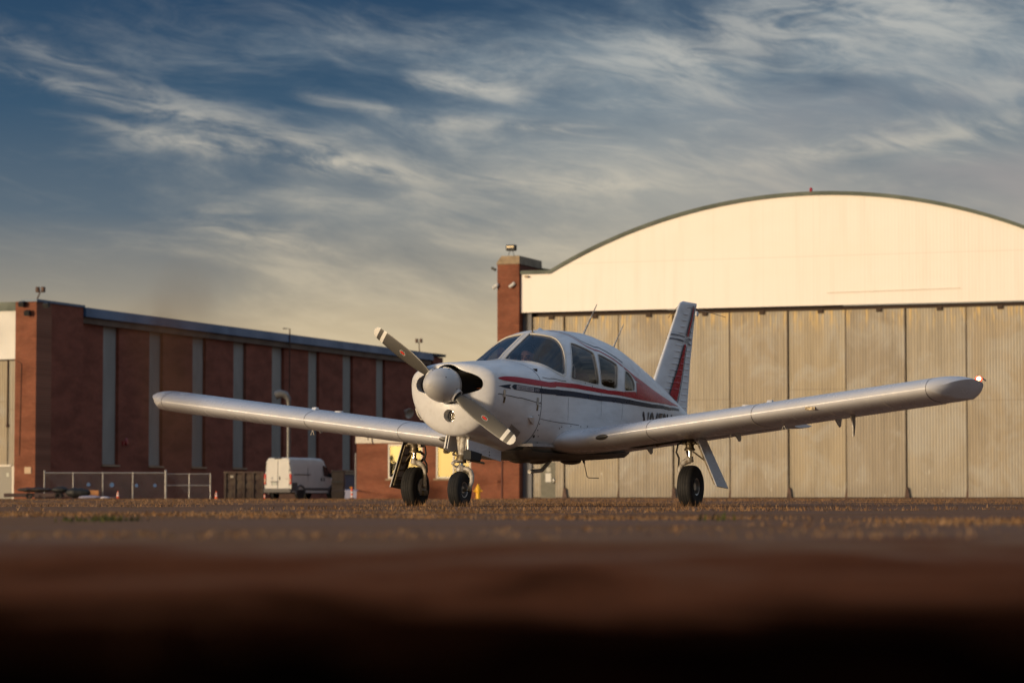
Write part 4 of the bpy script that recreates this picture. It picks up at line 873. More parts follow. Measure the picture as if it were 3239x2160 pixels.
# main gear: built for starboard (+1) and mirrored to port
def main_gear(sg):
    Y = 1.6; X0 = 2.168; zt = float(wing_surf(1.6, X0, False)); YS = 1.60
    mb = MB(); mb.tube([(X0 - .02, sg * YS, zt + .05), (X0 - .02, sg * YS, zt - .05), (X0 - .02, sg * YS, .585)], [.05, .042, .038], 18); leg = mb.build('main_gear_leg', M['grimy'], plane, smooth=45)
    leg['label'] = 'grimy retractable main gear leg under the ' + ('starboard' if sg > 0 else 'port') + ' wing'
    mb = MB(); mb.lathe([(.036, 0), (.056, 0), (.056, .02), (.044, .03), (.044, .065), (.052, .07), (.052, .085), (.036, .085)], (X0 - .02, sg * YS, .575), (0, 0, 1), 20)
    mb.box((X0 + .02, sg * (YS - .03), .66), (.10, .10, .05)); mb.box((X0 - .05, sg * (YS + .02), .70), (.06, .06, .07)); mb.ellip((X0 - .06, sg * (YS + .065), .655), (.02, .02, .02)); mb.cyl((X0, sg * (YS + .06), .655), (X0, sg * (YS - .09), .68), .014, .014, 8); mb.build('leg_fittings', M['grimy'], leg, smooth=40)
    mb = MB(); mb.cyl((X0 - .02, sg * YS, .59), (X0 - .02, sg * YS, .47), .022, .022, 18); mb.build('oleo_piston', M['chrome'], leg, smooth=60)
    mb = MB(); mb.tube([(X0 + .02, sg * (YS - .045), .59), (X0 + .10, sg * (YS - .07), .545), (X0 + .11, sg * (YS - .065), .53), (X0 + .04, sg * (YS - .045), .475)], [.016, .014, .014, .016], 8); mb.build('torque_link', M['grimy'], leg, smooth=45)
    mb = MB(); mb.lathe([(0, 0), (.036, 0), (.042, .015), (.036, .03), (.036, .06), (0, .06)], (X0 - .02, sg * YS, .455), (0, 0, 1), 18); mb.tube([(X0 - .02, sg * YS, .475), (X0 - .01, sg * (YS - .05), .462), (X0, sg * (YS - .095), .435), (X0, sg * (YS - .118), .39), (X0, sg * (YS - .12), .32), (X0, sg * (YS - .115), .20)], [.032, .032, .028, .024, .021, .020], 14); mb.build('wheel_fork', M['cast'], leg, smooth=50)
    mb = MB(); mb.tube([(X0 + .0, sg * (YS - .06), .68), (X0 - .02, sg * (YS - .13), .64), (X0 - .03, sg * (YS - .145), .56), (X0 - .02, sg * (YS - .12), .50), (X0 + .01, sg * (YS - .135), .45), (X0 + .01, sg * (YS - .14), .36)], .010, 8); mb.build('brake_hose', M['blackplastic'], leg, smooth=60)
    mb = MB(); mb.lathe([(.02, -.006), (.095, -.006), (.095, .006), (.02, .006)], (X0, sg * (Y - .092), .205), (0, sg, 0), 32); mb.build('brake_disc', M['cast'], leg, smooth=40)
    mb = MB(); mb.box((X0 + .02, sg * (Y - .105), .14), (.10, .035, .06)); mb.build('brake_caliper', M['grimy'], leg, bevel=.006)
    wheel((X0, sg * Y, .203), .222, .162, .086, leg)
    # gear door hung outboard of the leg
    top, bot, x0, x1 = zt + .01, .195, X0 - .06, X0 + .20
    yt_, yb_ = Y + .105, Y + .295
    P = [(x0 - .02, sg * yt_, top), (x1 - .02, sg * yt_, top - .005), (x1 + .06, sg * (yb_ + .02), bot - .01), (x0 + .035, sg * yb_, bot + .012)]
    mb = MB(); mb.prism(P, (0, 1, .4 * sg), .010); door = mb.build('main_gear_door', M['wing'], plane)
    Pv = [Vector(p) for p in P]; nrm = (Pv[1] - Pv[0]).cross(Pv[3] - Pv[0]).normalized(); nrm = nrm if nrm.y * sg < 0 else -nrm
    def on(u_, v_, h): return (Pv[0] * (1 - u_) + Pv[1] * u_) * (1 - v_) + (Pv[3] * (1 - u_) + Pv[2] * u_) * v_ + nrm * h
    for u_ in (.14, .86):
        mb = MB(); mb.tube([on(u_, .06, .018), on(u_, .94, .018)], .016, 6); mb.build('door_stiffener', M['grimy'], door, smooth=40)
    for v_ in (.30, .46, .62, .78, .93):
        mb = MB(); mb.tube([on(.18, v_, .014), on(.82, v_ - .03, .014)], .010, 6); mb.build('door_stiffener', M['grimy'], door, smooth=40)
    mb = MB(); mb.prism([on(-.02, -.02, .0046), on(1.02, -.02, .0046), on(1.0, 1.0, .0062), on(0, 1.0, .0062)], nrm, .003); mb.build('door_inner_skin', M['belly'], door)
    mb = MB(); mb.tube([on(.4, .12, .02), (X0 - .02, sg * (YS + .04), .66)], .010, 8); mb.tube([on(.4, .5, .02), (X0 - .02, sg * (YS + .03), .57)], .008, 8); mb.build('door_link', M['grimy'], leg, smooth=50)
    # open wheel well in the wing and retraction strut
    mb = MB(); mb.tube([(X0 - .05, sg * (YS - .07), .70), (X0 - .10, sg * (YS - .42), zt + DIH * -.42 - .005)], [.018, .014], 8); mb.tube([(X0, sg * (YS - .1), .72), (X0 - .06, sg * (YS - .36), zt - DIH * .36 - .02)], .010, 8); mb.build('retraction_strut', M['grimy'], leg, smooth=50)
    mb = MB(); xs_ = np.linspace(X0 - .20, X0 + .20, 6); rows = [[(x, sg * y, float(wing_surf(y, x, False)) - .004) for x in xs_] for y in np.linspace(.98, 1.62, 6)]; mb.grid(rows); mb.build('wheel_well', M['dark'], plane)
main_gear(1); main_gear(-1)

# ---- cabin inside: glareshield, panel, yokes, seats
mb = MB(); rr = []
for x, hw_, z in ((.93, .30, 1.43), (1.05, .44, 1.425), (1.22, .50, 1.40), (1.36, .50, 1.385)):
    rr.append([(x, q * hw_, z - .10 * abs(q)**2.5) for q in np.linspace(-1, 1, 15)])
mb.grid(rr); rr2 = [[(x, y, z - .03) for x, y, z in r_] for r_ in rr]; mb.grid(rr2[::-1]); mb.grid([rr[-1], rr2[-1]]); mb.build('glareshield', M['glare'], plane, smooth=50)
mb = MB(); mb.box((1.33, 0, 1.22), (.06, .98, .28)); ip = mb.build('instrument_panel', M['glare'], plane)
for k in range(8):
    mb = MB(); mb.lathe([(0, 0), (.035, 0), (.04, .006), (.04, .0)], (1.362, -.42 + .105 * (k % 4), 1.27 - .1 * (k // 4)), (1, 0, 0), 20); mb.build('instrument_dial', M['alu'], ip, smooth=40)
for y in (-.28, .28):
    mb = MB(); mb.tube([(1.36, y, 1.20), (1.50, y, 1.20)], .012, 8); mb.tube([(1.50, y - .12, 1.27), (1.50, y - .11, 1.19), (1.50, y, 1.17), (1.50, y + .11, 1.19), (1.50, y + .12, 1.27)], .014, 8); mb.build('control_yoke', M['blackplastic'], plane, smooth=50)
def seat(x, y, zt_):
    mb = MB(); rings = []
    for z, dx, w_ in ((.80, 0, .20), (1.0, .03, .23), (1.2, .07, .235), (zt_ - .04, .11, .21), (zt_, .12, .17)):
        rings.append([(x + dx + .055 * math.cos(q), y + w_ * math.sin(q) * (1 if True else 1), z) for q in np.linspace(0, 2 * math.pi, 17)[:-1]])
    mb.loft(rings); st_ = mb.build('seat_back', M['seat'], plane, smooth=60)
    mb = MB(); mb.box((x - .22, y, .80), (.50, .46, .14)); mb.build('seat_cushion', M['seat'], st_, bevel=.04)
    return st_
for y in (-.27, .27): seat(2.00, y, 1.40)
for y in (-.27, .27): seat(2.75, y, 1.36)
x_, t_ = hull_hit(*Z2(1110, 660)); q = sect(x_, t_); 
mb = MB(); yq = -.50; mb.tube([(q[0] - .03, yq, q[2] - .05), (q[0] - .06, yq, q[2] + .01), (q[0] - .05, yq, q[2] + .06), (q[0] + .02, yq, q[2] + .065), (q[0] + .05, yq, q[2] + .03), (q[0] + .05, yq, q[2] - .06)], .010, 8); mb.build('door_pull', M['alu'], plane, smooth=60)
mb = MB(); mb.box((2.0, 0, .62), (2.6, .95, .03)); mb.build('cabin_floor', M['interior'], plane)
mb = MB(); mb.box((3.36, 0, 1.10), (.03, .80, .70)); mb.build('cabin_bulkhead', M['interior'], plane)
mb = MB(); mb.box((.80, 0, 1.08), (.03, .95, .62)); mb.build('firewall', M['dark'], plane)
# ================================================================ the airfield
ALPHA = R(20.0)                                            # the buildings stand turned by 20 degrees
FD = np.array([math.cos(ALPHA), -math.sin(ALPHA), 0]); SD = np.array([math.sin(ALPHA), math.cos(ALPHA), 0]); UPV = np.array([0, 0, 1.])
FN = -SD                                                   # facades look towards the camera
def frame(origin, name, label, cat, group=None):
    """thing whose local x runs along the facade, y away from the camera, z up"""
    return empty(name, tuple(origin), -ALPHA, label, cat, group)
class Wall:
    """turns photo pixels into local (a, z) on the facade plane y = off of a building frame"""
    def __init__(s, origin): s.o = np.asarray(origin, float)
    def az(s, u, v, off=0.0):
        p = pix_plane(u, v, s.o + SD * off, FN); q = p - s.o; return float(q @ FD), float(q[2])
    def sz(s, u, v, off=0.0):
        """on the side wall x = off: (depth, z)"""
        p = pix_plane(u, v, s.o + FD * off, FD); q = p - s.o; return float(q @ SD), float(q[2])
# ---- materials
M['brick'] = brick_mat('red brick front', (.285, .092, .048), (.230, .070, .038), (.25, .14, .09))
M['brickside'] = brick_mat('red brick side', (.265, .080, .046), (.215, .062, .038), (.21, .11, .078), rot=math.pi / 2)
M['concrete'] = mat('weathered concrete', (.36, .27, .17), .8, var=.35, vscale=1.5, bump=.01, bscale=9)
M['gable'] = bpy.data.materials.new('cream gable cladding'); M['gable'].use_nodes = True; T = NT(M['gable'].node_tree); b = T.n['Principled BSDF']; tc = T.node('ShaderNodeTexCoord'); sp = T.node('ShaderNodeSeparateXYZ'); T.l.new(tc.outputs['Object'], sp.inputs[0])
g1 = T.noise(T.comb(T.math('MULTIPLY', sp.outputs[0], 1.6), T.math('MULTIPLY', sp.outputs[2], .10), 1.0), 1.0, 6, .6); g2 = T.noise(T.comb(T.math('MULTIPLY', sp.outputs[0], .12), T.math('MULTIPLY', sp.outputs[2], .3), 6.0), 1.0, 4, .6)
c = T.mix(T.math('MULTIPLY', T.ss(g1, .45, .75), .5), (.82, .755, .69, 1), (.72, .645, .565, 1)); c = T.mix(T.math('MULTIPLY', T.ss(g2, .4, .7), .5), c, (.80, .72, .635, 1))
lap = T.math('PINGPONG', T.math('ADD', sp.outputs[2], 1.2), 1.9); c = T.mix(T.math('MULTIPLY', T.ss(lap, .05, .0), .22), c, (.45, .38, .30, 1))
vl = T.math('PINGPONG', sp.outputs[0], 1.5); c = T.mix(T.math('MULTIPLY', T.ss(vl, .04, .0), .12), c, (.45, .38, .30, 1))
T.l.new(c, b.inputs['Base Color']); b.inputs['Roughness'].default_value = .5
M['rooftrim'] = mat('green grey roof edge', (.075, .095, .070), .6, var=.3, vscale=.6)
M['roofdark'] = mat('dark roof', (.05, .05, .05), .8)
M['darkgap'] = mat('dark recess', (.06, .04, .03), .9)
M['rust'] = mat('rusty steel', (.09, .045, .03), .7, var=.4, vscale=3)
def door_material(name, base, seed):
    """aged corrugated sheet: streaks running down, faded patches"""
    m = bpy.data.materials.new(name); m.use_nodes = True; T = NT(m.node_tree); b = T.n['Principled BSDF']; tc = T.node('ShaderNodeTexCoord'); sp = T.node('ShaderNodeSeparateXYZ'); T.l.new(tc.outputs['Object'], sp.inputs[0])
    streak = T.noise(T.comb(T.math('MULTIPLY', sp.outputs[0], 2.6), T.math('MULTIPLY', sp.outputs[2], .16), seed), 1.0, 7, .62, .1)
    patch = T.noise(T.comb(T.math('MULTIPLY', sp.outputs[0], .5), T.math('MULTIPLY', sp.outputs[2], .38), seed + 4.0), 1.0, 6, .6, .5)
    drip = T.noise(T.comb(T.math('MULTIPLY', sp.outputs[0], 5.0), T.math('MULTIPLY', sp.outputs[2], .5), seed + 9.0), 1.0, 4, .6)
    top = T.ss(sp.outputs[2], 9.2, 10.9)
    c = T.mix(T.ss(streak, .35, .7), (*base, 1), (*[q * .78 for q in base], 1))
    c = T.mix(T.math('MULTIPLY', T.ss(patch, .42, .66), .75), c, (.40, .375, .325, 1))
    lap = T.math('MULTIPLY', T.ss(T.math('ABSOLUTE', T.math('SUBTRACT', sp.outputs[2], 5.6 + .2 * seed % 1)), .05, .0), .5); c = T.mix(lap, c, (.20, .165, .12, 1))
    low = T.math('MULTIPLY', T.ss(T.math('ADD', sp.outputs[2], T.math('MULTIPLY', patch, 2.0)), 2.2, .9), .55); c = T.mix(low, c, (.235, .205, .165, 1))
    c = T.mix(T.math('MULTIPLY', T.math('MULTIPLY', top, T.ss(drip, .47, .62)), .85), c, (.60, .43, .19, 1))
    scr = T.math('MULTIPLY', T.ss(T.noise(T.comb(T.math('MULTIPLY', sp.outputs[0], 9.0), T.math('MULTIPLY', sp.outputs[2], 1.1), seed + 20), 1.0, 3, .5), .70, .74), T.ss(sp.outputs[2], 3.5, 1.0))
    c = T.mix(scr, c, (.66, .60, .50, 1))
    T.l.new(c, b.inputs['Base Color']); b.inputs['Roughness'].default_value = .55; b.inputs['Specular IOR Level'].default_value = .3
    return m
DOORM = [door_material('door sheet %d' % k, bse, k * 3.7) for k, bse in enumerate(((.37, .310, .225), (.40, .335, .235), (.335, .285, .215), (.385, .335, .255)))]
def corrugated(mb, a0, a1, zfun0, zfun1, y, pitch, depth, per=4):
    """vertical ribs between a0 and a1; zfun give bottom and top at a"""
    n = max(2, int(round((a1 - a0) / pitch)) * per); A = np.linspace(a0, a1, n + 1)
    prof = [0, 1, 1, 0] if per == 4 else [0, 1]
    rows = [[(a, y - depth * prof[i % per], zfun0(a)) for i, a in enumerate(A)], [(a, y - depth * prof[i % per], zfun1(a)) for i, a in enumerate(A)]]
    return mb.grid(rows)

# ---------------------------------------------------------------- ground
gm = bpy.data.materials.new('worn apron asphalt'); gm.use_nodes = True; T = NT(gm.node_tree); b = T.n['Principled BSDF']
tc = T.node('ShaderNodeTexCoord'); sp = T.node('ShaderNodeSeparateXYZ'); T.l.new(tc.outputs['Object'], sp.inputs[0])
n1 = T.noise(T.comb(T.math('MULTIPLY', sp.outputs[0], .35), T.math('MULTIPLY', sp.outputs[1], .55), 0.0), 1.0, 8, .65, .5)
n2 = T.noise(tc.outputs['Object'], 14.0, 6, .65); n3 = T.noise(tc.outputs['Object'], 90.0, 4, .6)
c = T.mix(T.ss(n1, .38, .64), (.245, .142, .098, 1), (.25, .130, .070, 1))
c = T.mix(T.math('MULTIPLY', T.ss(n2, .45, .75), .6), c, (.34, .215, .125, 1)); c = T.mix(T.math('MULTIPLY', T.ss(n3, .5, .7), .35), c, (.10, .06, .045, 1))
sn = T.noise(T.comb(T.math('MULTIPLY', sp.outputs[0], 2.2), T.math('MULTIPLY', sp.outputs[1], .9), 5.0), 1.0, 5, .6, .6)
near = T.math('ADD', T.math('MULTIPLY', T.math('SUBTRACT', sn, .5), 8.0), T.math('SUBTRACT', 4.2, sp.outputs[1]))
c = T.mix(T.math('MULTIPLY', T.ss(near, -2.2, 1.0), .85), c, (.15, .042, .015, 1)); c = T.mix(T.ss(near, .6, 2.8), c, (.016, .005, .002, 1))  # red-brown, then near-black towards the camera: foreground darkness painted into the colour
b.inputs['Roughness'].default_value = .95; b.inputs['Specular IOR Level'].default_value = 0.0
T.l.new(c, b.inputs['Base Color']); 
bn = T.node('ShaderNodeBump'); bn.inputs['Distance'].default_value = .02; T.l.new(T.math('ADD', n2, T.math('MULTIPLY', n3, .4)), bn.inputs['Height']); T.l.new(bn.outputs[0], b.inputs['Normal'])
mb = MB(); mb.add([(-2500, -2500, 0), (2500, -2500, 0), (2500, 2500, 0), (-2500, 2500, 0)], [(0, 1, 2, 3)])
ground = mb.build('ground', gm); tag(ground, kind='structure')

# ---------------------------------------------------------------- right hangar
RO = pix_at(1652, 1579, 166.6); RO[2] = 0; RW = Wall(RO)
hangar = frame(RO, 'hangar', 'large hangar with cream arched gable and tall tan corrugated sliding doors', 'hangar')
zh = RW.az(1652, 990)[1]                                   # underside of the gable
ap = RW.az(2568, 611); sh = RW.az(1745, 858); e3 = RW.az(3239, 714)
HC = ap[0] + .0
# circle through the shoulder and apex, symmetric about the centre
half = HC - sh[0]; rise = ap[1] - sh[1]; RAD = (half**2 + rise**2) / (2 * rise); WR = 2 * HC   # right end mirrors the left
def arch(a): return ap[1] - RAD + math.sqrt(max(0, RAD**2 - (a - HC)**2))
def gtop(a): return sh[1] if a < sh[0] or a > WR - sh[0] else arch(a)
A = np.linspace(0, WR, 900); mb = MB()
corrugated(mb, 0.02, WR - .02, lambda a: zh, lambda a: gtop(a) - .02, -.30, .20, .0025)
mb.build('gable_cladding', M['gable'], hangar)
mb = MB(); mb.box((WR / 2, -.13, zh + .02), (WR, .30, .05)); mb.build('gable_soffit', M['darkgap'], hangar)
mb = MB(); AA = np.r_[0, sh[0] - .01, np.linspace(sh[0], WR - sh[0], 70), WR - sh[0] + .01, WR]
mb.loft([[(a, -.42, gtop(a) - .17), (a, -.42, gtop(a) + .05), (a, -.26, gtop(a) + .05), (a, -.26, gtop(a) - .17)] for a in AA]); mb.build('roof_edge_trim', M['rooftrim'], hangar, smooth=30)
mb = MB(); mb.grid([[(a, y, gtop(a)) for a in AA] for y in (-.26, 60)]); mb.build('roof', M['roofdark'], hangar, smooth=60)
p = RW.az(2568, 606, .5); mb = MB(); mb.lathe([(0, 0), (.10, 0), (.10, .12), (.085, .14), (.085, .34), (.05, .40), (0, .41)], (p[0], .3, arch(p[0]) - .05), (0, 0, 1), 14); mb.build('obstruction_beacon', mat('red beacon lens', (.35, .012, .02), .25), hangar, smooth=40)
# doors
DU = [1680, 1781, 1953, 2126, 2306, 2491, 2674, 2864, 3057]
DA = [RW.az(u, 1300)[0] for u in DU]; step = (DA[-1] - DA[2]) / 6
while DA[-1] + step < WR - 1.0: DA.append(DA[-1] + step)
DA.append(WR - .4)
pd0, pd1 = RW.az(1706, 1570)[0], RW.az(1753, 1570)[0]; pdh = RW.az(1730, 1461)[1]
for k in range(len(DA) - 1):
    a0, a1 = DA[k] + .03, DA[k + 1] - .03; y = .25 + (.10 if k % 2 else 0); mb = MB()
    if k == 0:
        corrugated(mb, a0, pd0, lambda a: .12, lambda a: zh - .25, y, .17, .018); corrugated(mb, pd0, pd1, lambda a: pdh, lambda a: zh - .25, y, .17, .018); corrugated(mb, pd1, a1, lambda a: .12, lambda a: zh - .25, y, .17, .018)
    else: corrugated(mb, a0, a1, lambda a: .12, lambda a: zh - .25, y, .17, .018)
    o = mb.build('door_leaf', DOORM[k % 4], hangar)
    mb = MB()
    for a in (a0 + .03, a1 - .03): mb.box((a, y + .03, zh / 2), (.07, .06, zh - .5))
    mb.build('door_frame', M['rust'], o)
    mb = MB(); mb.prism([(a1 - .10, y - .05, .10), (a1 + .20, y - .05, .10), (a1 + .12, y - .05, .62), (a1 - .0, y - .05, .72)], (0, 1, 0), .08); mb.build('door_foot', M['rust'], o)
    mb = MB(); mb.box(((a0 + a1) / 2 + .2, y - .08, zh - .30), (.30, .10, .22)); mb.build('door_guide', M['darkgap'], o)
mb = MB(); mb.box((WR / 2, .55, zh / 2), (WR - .5, .06, zh)); mb.build('door_backing', M['darkgap'], hangar)
mb = MB(); mb.box((WR / 2, .10, .06), (WR, .6, .06)); mb.build('door_track', M['rust'], hangar)
mb = MB(); mb.box(((pd0 + pd1) / 2, .27, pdh / 2), (pd1 - pd0, .05, pdh)); pd = mb.build('wicket_door', mat('olive door paint', (.10, .095, .065), .55, var=.2), hangar)
q0, q1 = RW.az(1721, 1524), RW.az(1739, 1496); mb = MB(); mb.box(((q0[0] + q1[0]) / 2, .235, (q0[1] + q1[1]) / 2), (q1[0] - q0[0], .012, q1[1] - q0[1])); mb.build('door_notice', mat('white notice', (.62, .60, .55), .7), pd)
q0, q1 = RW.az(1724, 1492), RW.az(1738, 1478); mb = MB(); mb.box(((q0[0] + q1[0]) / 2, .238, (q0[1] + q1[1]) / 2), (q1[0] - q0[0], .012, q1[1] - q0[1])); mb.build('door_window', mat('door window', (.22, .22, .2), .2), pd)
mb = MB(); q0 = RW.az(1748, 1520); mb.ellip((q0[0], .20, q0[1]), (.07, .07, .16)); mb.build('door_handle', M['alu'], pd)
# pier between doors and annex, with concrete cap, floodlight and cameras
pl_, pr_ = RW.az(1573, 1200, -.5)[0], -.02; pt_ = RW.az(1610, 836, -.5)[1]; pc_ = RW.az(1610, 810, -.5)[1]
mb = MB(); mb.box(((pl_ + pr_) / 2, 1.5, pt_ / 2), (pr_ - pl_, 4.0, pt_)); pier = mb.build('brick_pier', M['brick'], hangar)
mb = MB(); w2 = .05; L_ = pl_ - w2; R_ = pr_ + w2
rr = [[(L_, y, pt_), (L_ + .1, y, pc_ - .28), (L_ + .34, y, pc_), (R_ - .02, y, pc_), (R_, y, pt_)] for y in (-.57, 3.5)]
mb.loft(rr); mb.build('pier_cap', M['concrete'], pier)
mb = MB(); mb.box((pr_ + .30, .35, zh / 2), (.55, .5, zh)); mb.build('door_jamb', mat('grey jamb', (.13, .13, .14), .6), hangar)
mb = MB(); rr = [(0, 3.4, sh[1]), (0, 3.4, pt_ + .05), (sh[0] * .92, 3.4, sh[1] + .22), (sh[0] * .95, 3.4, sh[1])]; mb.prism(rr, (0, 1, 0), .3); mb.build('brick_parapet', brick_mat('dark parapet brick', (.07, .045, .04), (.06, .04, .035), (.06, .045, .04)), hangar)
fp = [RW.az(u, v, -.4) for u, v in ((1601, 776), (1632, 792), (1616, 808))]
fl = MB(); fl.box(((fp[0][0] + fp[1][0]) / 2, -.35, (fp[0][1] + fp[1][1]) / 2), (.62, .34, .36)); fo = fl.build('floodlight', M['blackplastic'], hangar, bevel=.06)
mb = MB(); mb.box(((fp[0][0] + fp[1][0]) / 2 - .02, -.535, (fp[0][1] + fp[1][1]) / 2 + .05), (.44, .02, .10)); mb.build('floodlight_glass', mat('floodlight glass', (.55, .40, .18), .25), fo)
mb = MB()
for s_ in (-1, 1): mb.cyl(((fp[0][0] + fp[1][0]) / 2 + s_ * .08, -.35, fp[1][1] - .02), ((fp[0][0] + fp[1][0]) / 2 + s_ * .20, -.35, pc_ - .02), .018, .018, 8)
mb.build('floodlight_bracket', M['blackplastic'], fo)
M['camwhite'] = mat('camera housing', (.68, .66, .60), .4)
for u, v in ((1618, 903), (1566, 907)):
    q0 = RW.az(u, v, -.7); mb = MB(); mb.tube([(q0[0] - .13, -.75, q0[1] - .10), (q0[0] + .10, -.62, q0[1] + .08)], [.09, .10], 12); mb.ellip((q0[0] + .08, -.56, q0[1] + .10), (.10, .10, .12)); mb.build('security_camera', M['camwhite'], hangar, smooth=50)
q0 = RW.az(1562, 850, -.6); mb = MB(); mb.box((q0[0] - .08, -.4, q0[1]), (.28, .2, .14), Matrix.Rotation(.5, 3, 'Y')); mb.build('wall_light', M['blackplastic'], hangar)
q0 = RW.az(1666, 875, -.4); mb = MB(); mb.box((q0[0], -.45, q0[1]), (.22, .12, .10)); mb.build('gable_light', M['concrete'], hangar)
q0 = RW.az(2300, 1030, .1)
# side and back so that the building is closed
mb = MB(); mb.box((.0, 30, sh[1] / 2 - .2), (.3, 56, sh[1] - .4)); mb.box((WR, 30, sh[1] / 2 - .2), (.3, 60, sh[1] - .4)); mb.build('side_walls', M['brickside'], hangar)
mb = MB(); mb.box((WR + .9, 1.5, pt_ / 2), (1.8, 4.0, pt_)); mb.build('brick_pier', M['brick'], hangar)
wl = [RW.az(2616, 926, -.45), RW.az(3038, 911, -.45)]; mb = MB(); mb.tube([(wl[0][0], -.36, wl[0][1]), (wl[1][0], -.36, wl[1][1])], .018, 6); mb.build('gable_cable', mat('cable', (.62, .54, .44), .7), hangar)

# ---------------------------------------------------------------- brick annex with two windows
AO = RO + FD * RW.az(1591, 1500, -.5)[0]; AWall = Wall(AO)
annex = frame(AO, 'brick_annex', 'low red brick annex with two white framed windows beside the hangar pier', 'building')
al = AWall.az(1128, 1500, -.45)[0]; azt = AWall.az(1300, 1401, -.45)[1]; act = AWall.az(1300, 1379, -.45)[1]
WX = [(1227, 1336), (1379, 1489)]; wb_ = AWall.az(1300, 1513, -.45)[1]; wt_ = azt - .06
wins = [(AWall.az(u0, 1500, -.45)[0], AWall.az(u1, 1500, -.45)[0]) for u0, u1 in WX]
cuts_ = [al] + [q for w in wins for q in w] + [-.02]
for k in range(0, len(cuts_) - 1):
    a0, a1 = cuts_[k], cuts_[k + 1]; mb = MB()
    if k % 2 == 0: mb.box(((a0 + a1) / 2, -.30, azt / 2), (a1 - a0, .30, azt))
    else: mb.box(((a0 + a1) / 2, -.30, wb_ / 2), (a1 - a0, .30, wb_)); mb.box(((a0 + a1) / 2, -.30, (wt_ + azt) / 2), (a1 - a0, .30, azt - wt_))
    mb.build('brick_wall', M['brick'], annex)
mb = MB(); mb.box((al / 2, 4, azt / 2), (-al - .1, 8.2, azt - .02)); mb.build('annex_body', M['brick'], annex)
mb = MB(); mb.box((al / 2 - .02, 3.8, (azt + act) / 2), (-al + .10, 8.6, act - azt)); mb.build('coping', mat('white coping', (.62, .56, .47), .6, var=.2), annex, bevel=.03)
mb = MB(); mb.box((al / 2 + .3, -.475, AWall.az(1300, 1524, -.45)[1]), (-al - .7, .05, .10)); mb.build('belt_course', M['brick'], annex)
M['pane'] = glass_mat('window pane', (.75, .75, .75), 4.2, .9, .01); M['winframe'] = mat('cream window frame', (.60, .55, .46), .5)
M['blind'] = mat('window blind', (.20, .185, .14), .8)
for a0, a1 in wins:
    mb = MB(); h_ = wt_ - wb_; c_ = (a0 + a1) / 2
    for a in (a0 + .05, c_, a1 - .05): mb.box((a, -.40, wb_ + h_ / 2), (.09, .08, h_))
    for z in (wb_ + .05, wt_ - .05): mb.box((c_, -.40, z), (a1 - a0, .082, .10))
    wo = mb.build('window_frame', M['winframe'], annex)
    for s_ in (0, 1):
        x0, x1 = (a0 + .09, c_ - .04) if s_ == 0 else (c_ + .04, a1 - .09)
        mb = MB(); mb.add([(x0, -.385, wb_ + .09), (x1, -.385, wb_ + .09), (x1, -.385, wt_ - .09), (x0, -.385, wt_ - .09)], [(0, 1, 2, 3)]); mb.build('window_pane', M['pane'], wo)
        mb = MB(); mb.box(((x0 + x1) / 2 + .08, -.30, wb_ + h_ / 2), (x1 - x0 - .16, .02, h_)); mb.build('window_blind', M['blind'], wo)
    mb = MB(); mb.box((c_, -.49, wb_ - .06), (a1 - a0 + .25, .16, .10)); mb.build('window_sill', M['concrete'], wo)
mb = MB(); mb.cyl((-.06, -.52, 0), (-.06, -.52, azt), .05, .05, 10); mb.build('downpipe', mat('brown pipe', (.10, .035, .025), .6), annex)
q0 = AWall.az(1160, 1395, -.5); mb = MB(); mb.tube([(q0[0] + .35, -.49, act - .02), (q0[0] + .35, -.53, azt + .15), (q0[0] + .42, -.53, azt - .05)], .035, 8); mb.build('gutter_bracket', M['rust'], annex)
mb = MB(); mb.cyl((al - .12, -.3, 0), (al - .12, -.3, AWall.az(1125, 1432, -.45)[1]), .06, .06, 10); mb.build('corner_post', mat('grey post', (.20, .19, .19), .5), annex)

# ---------------------------------------------------------------- left hangar
LO = pix_at(110, 1578, 180.0); LO[2] = 0; LW = Wall(LO)
lh = frame(LO, 'hangar', 'long red brick hangar with blue roof fascia and tall grey window strips', 'hangar')
ztop = LW.az(110, 953)[1]; pl_ = LW.az(47, 1200)[0]
mb = MB(); mb.box((pl_ / 2, 1.0, ztop / 2), (-pl_, 2.0, ztop)); mb.build('brick_pier', M['brick'], lh)
d1 = LW.sz(262, 1200)[0]; dE = LW.sz(1366, 1300)[0]
mb = MB(); mb.box((-.5, (2.0 + d1) / 2, ztop / 2), (1.0, d1 - 2.0, ztop)); mb.build('brick_return', M['brickside'], lh)
mb = MB(); mb.box((-.48, d1 / 2, ztop + .06), (1.12, d1 + .2, .16)); mb.build('roof_coping', mat('blue coping', (.05, .10, .17), .5), lh)
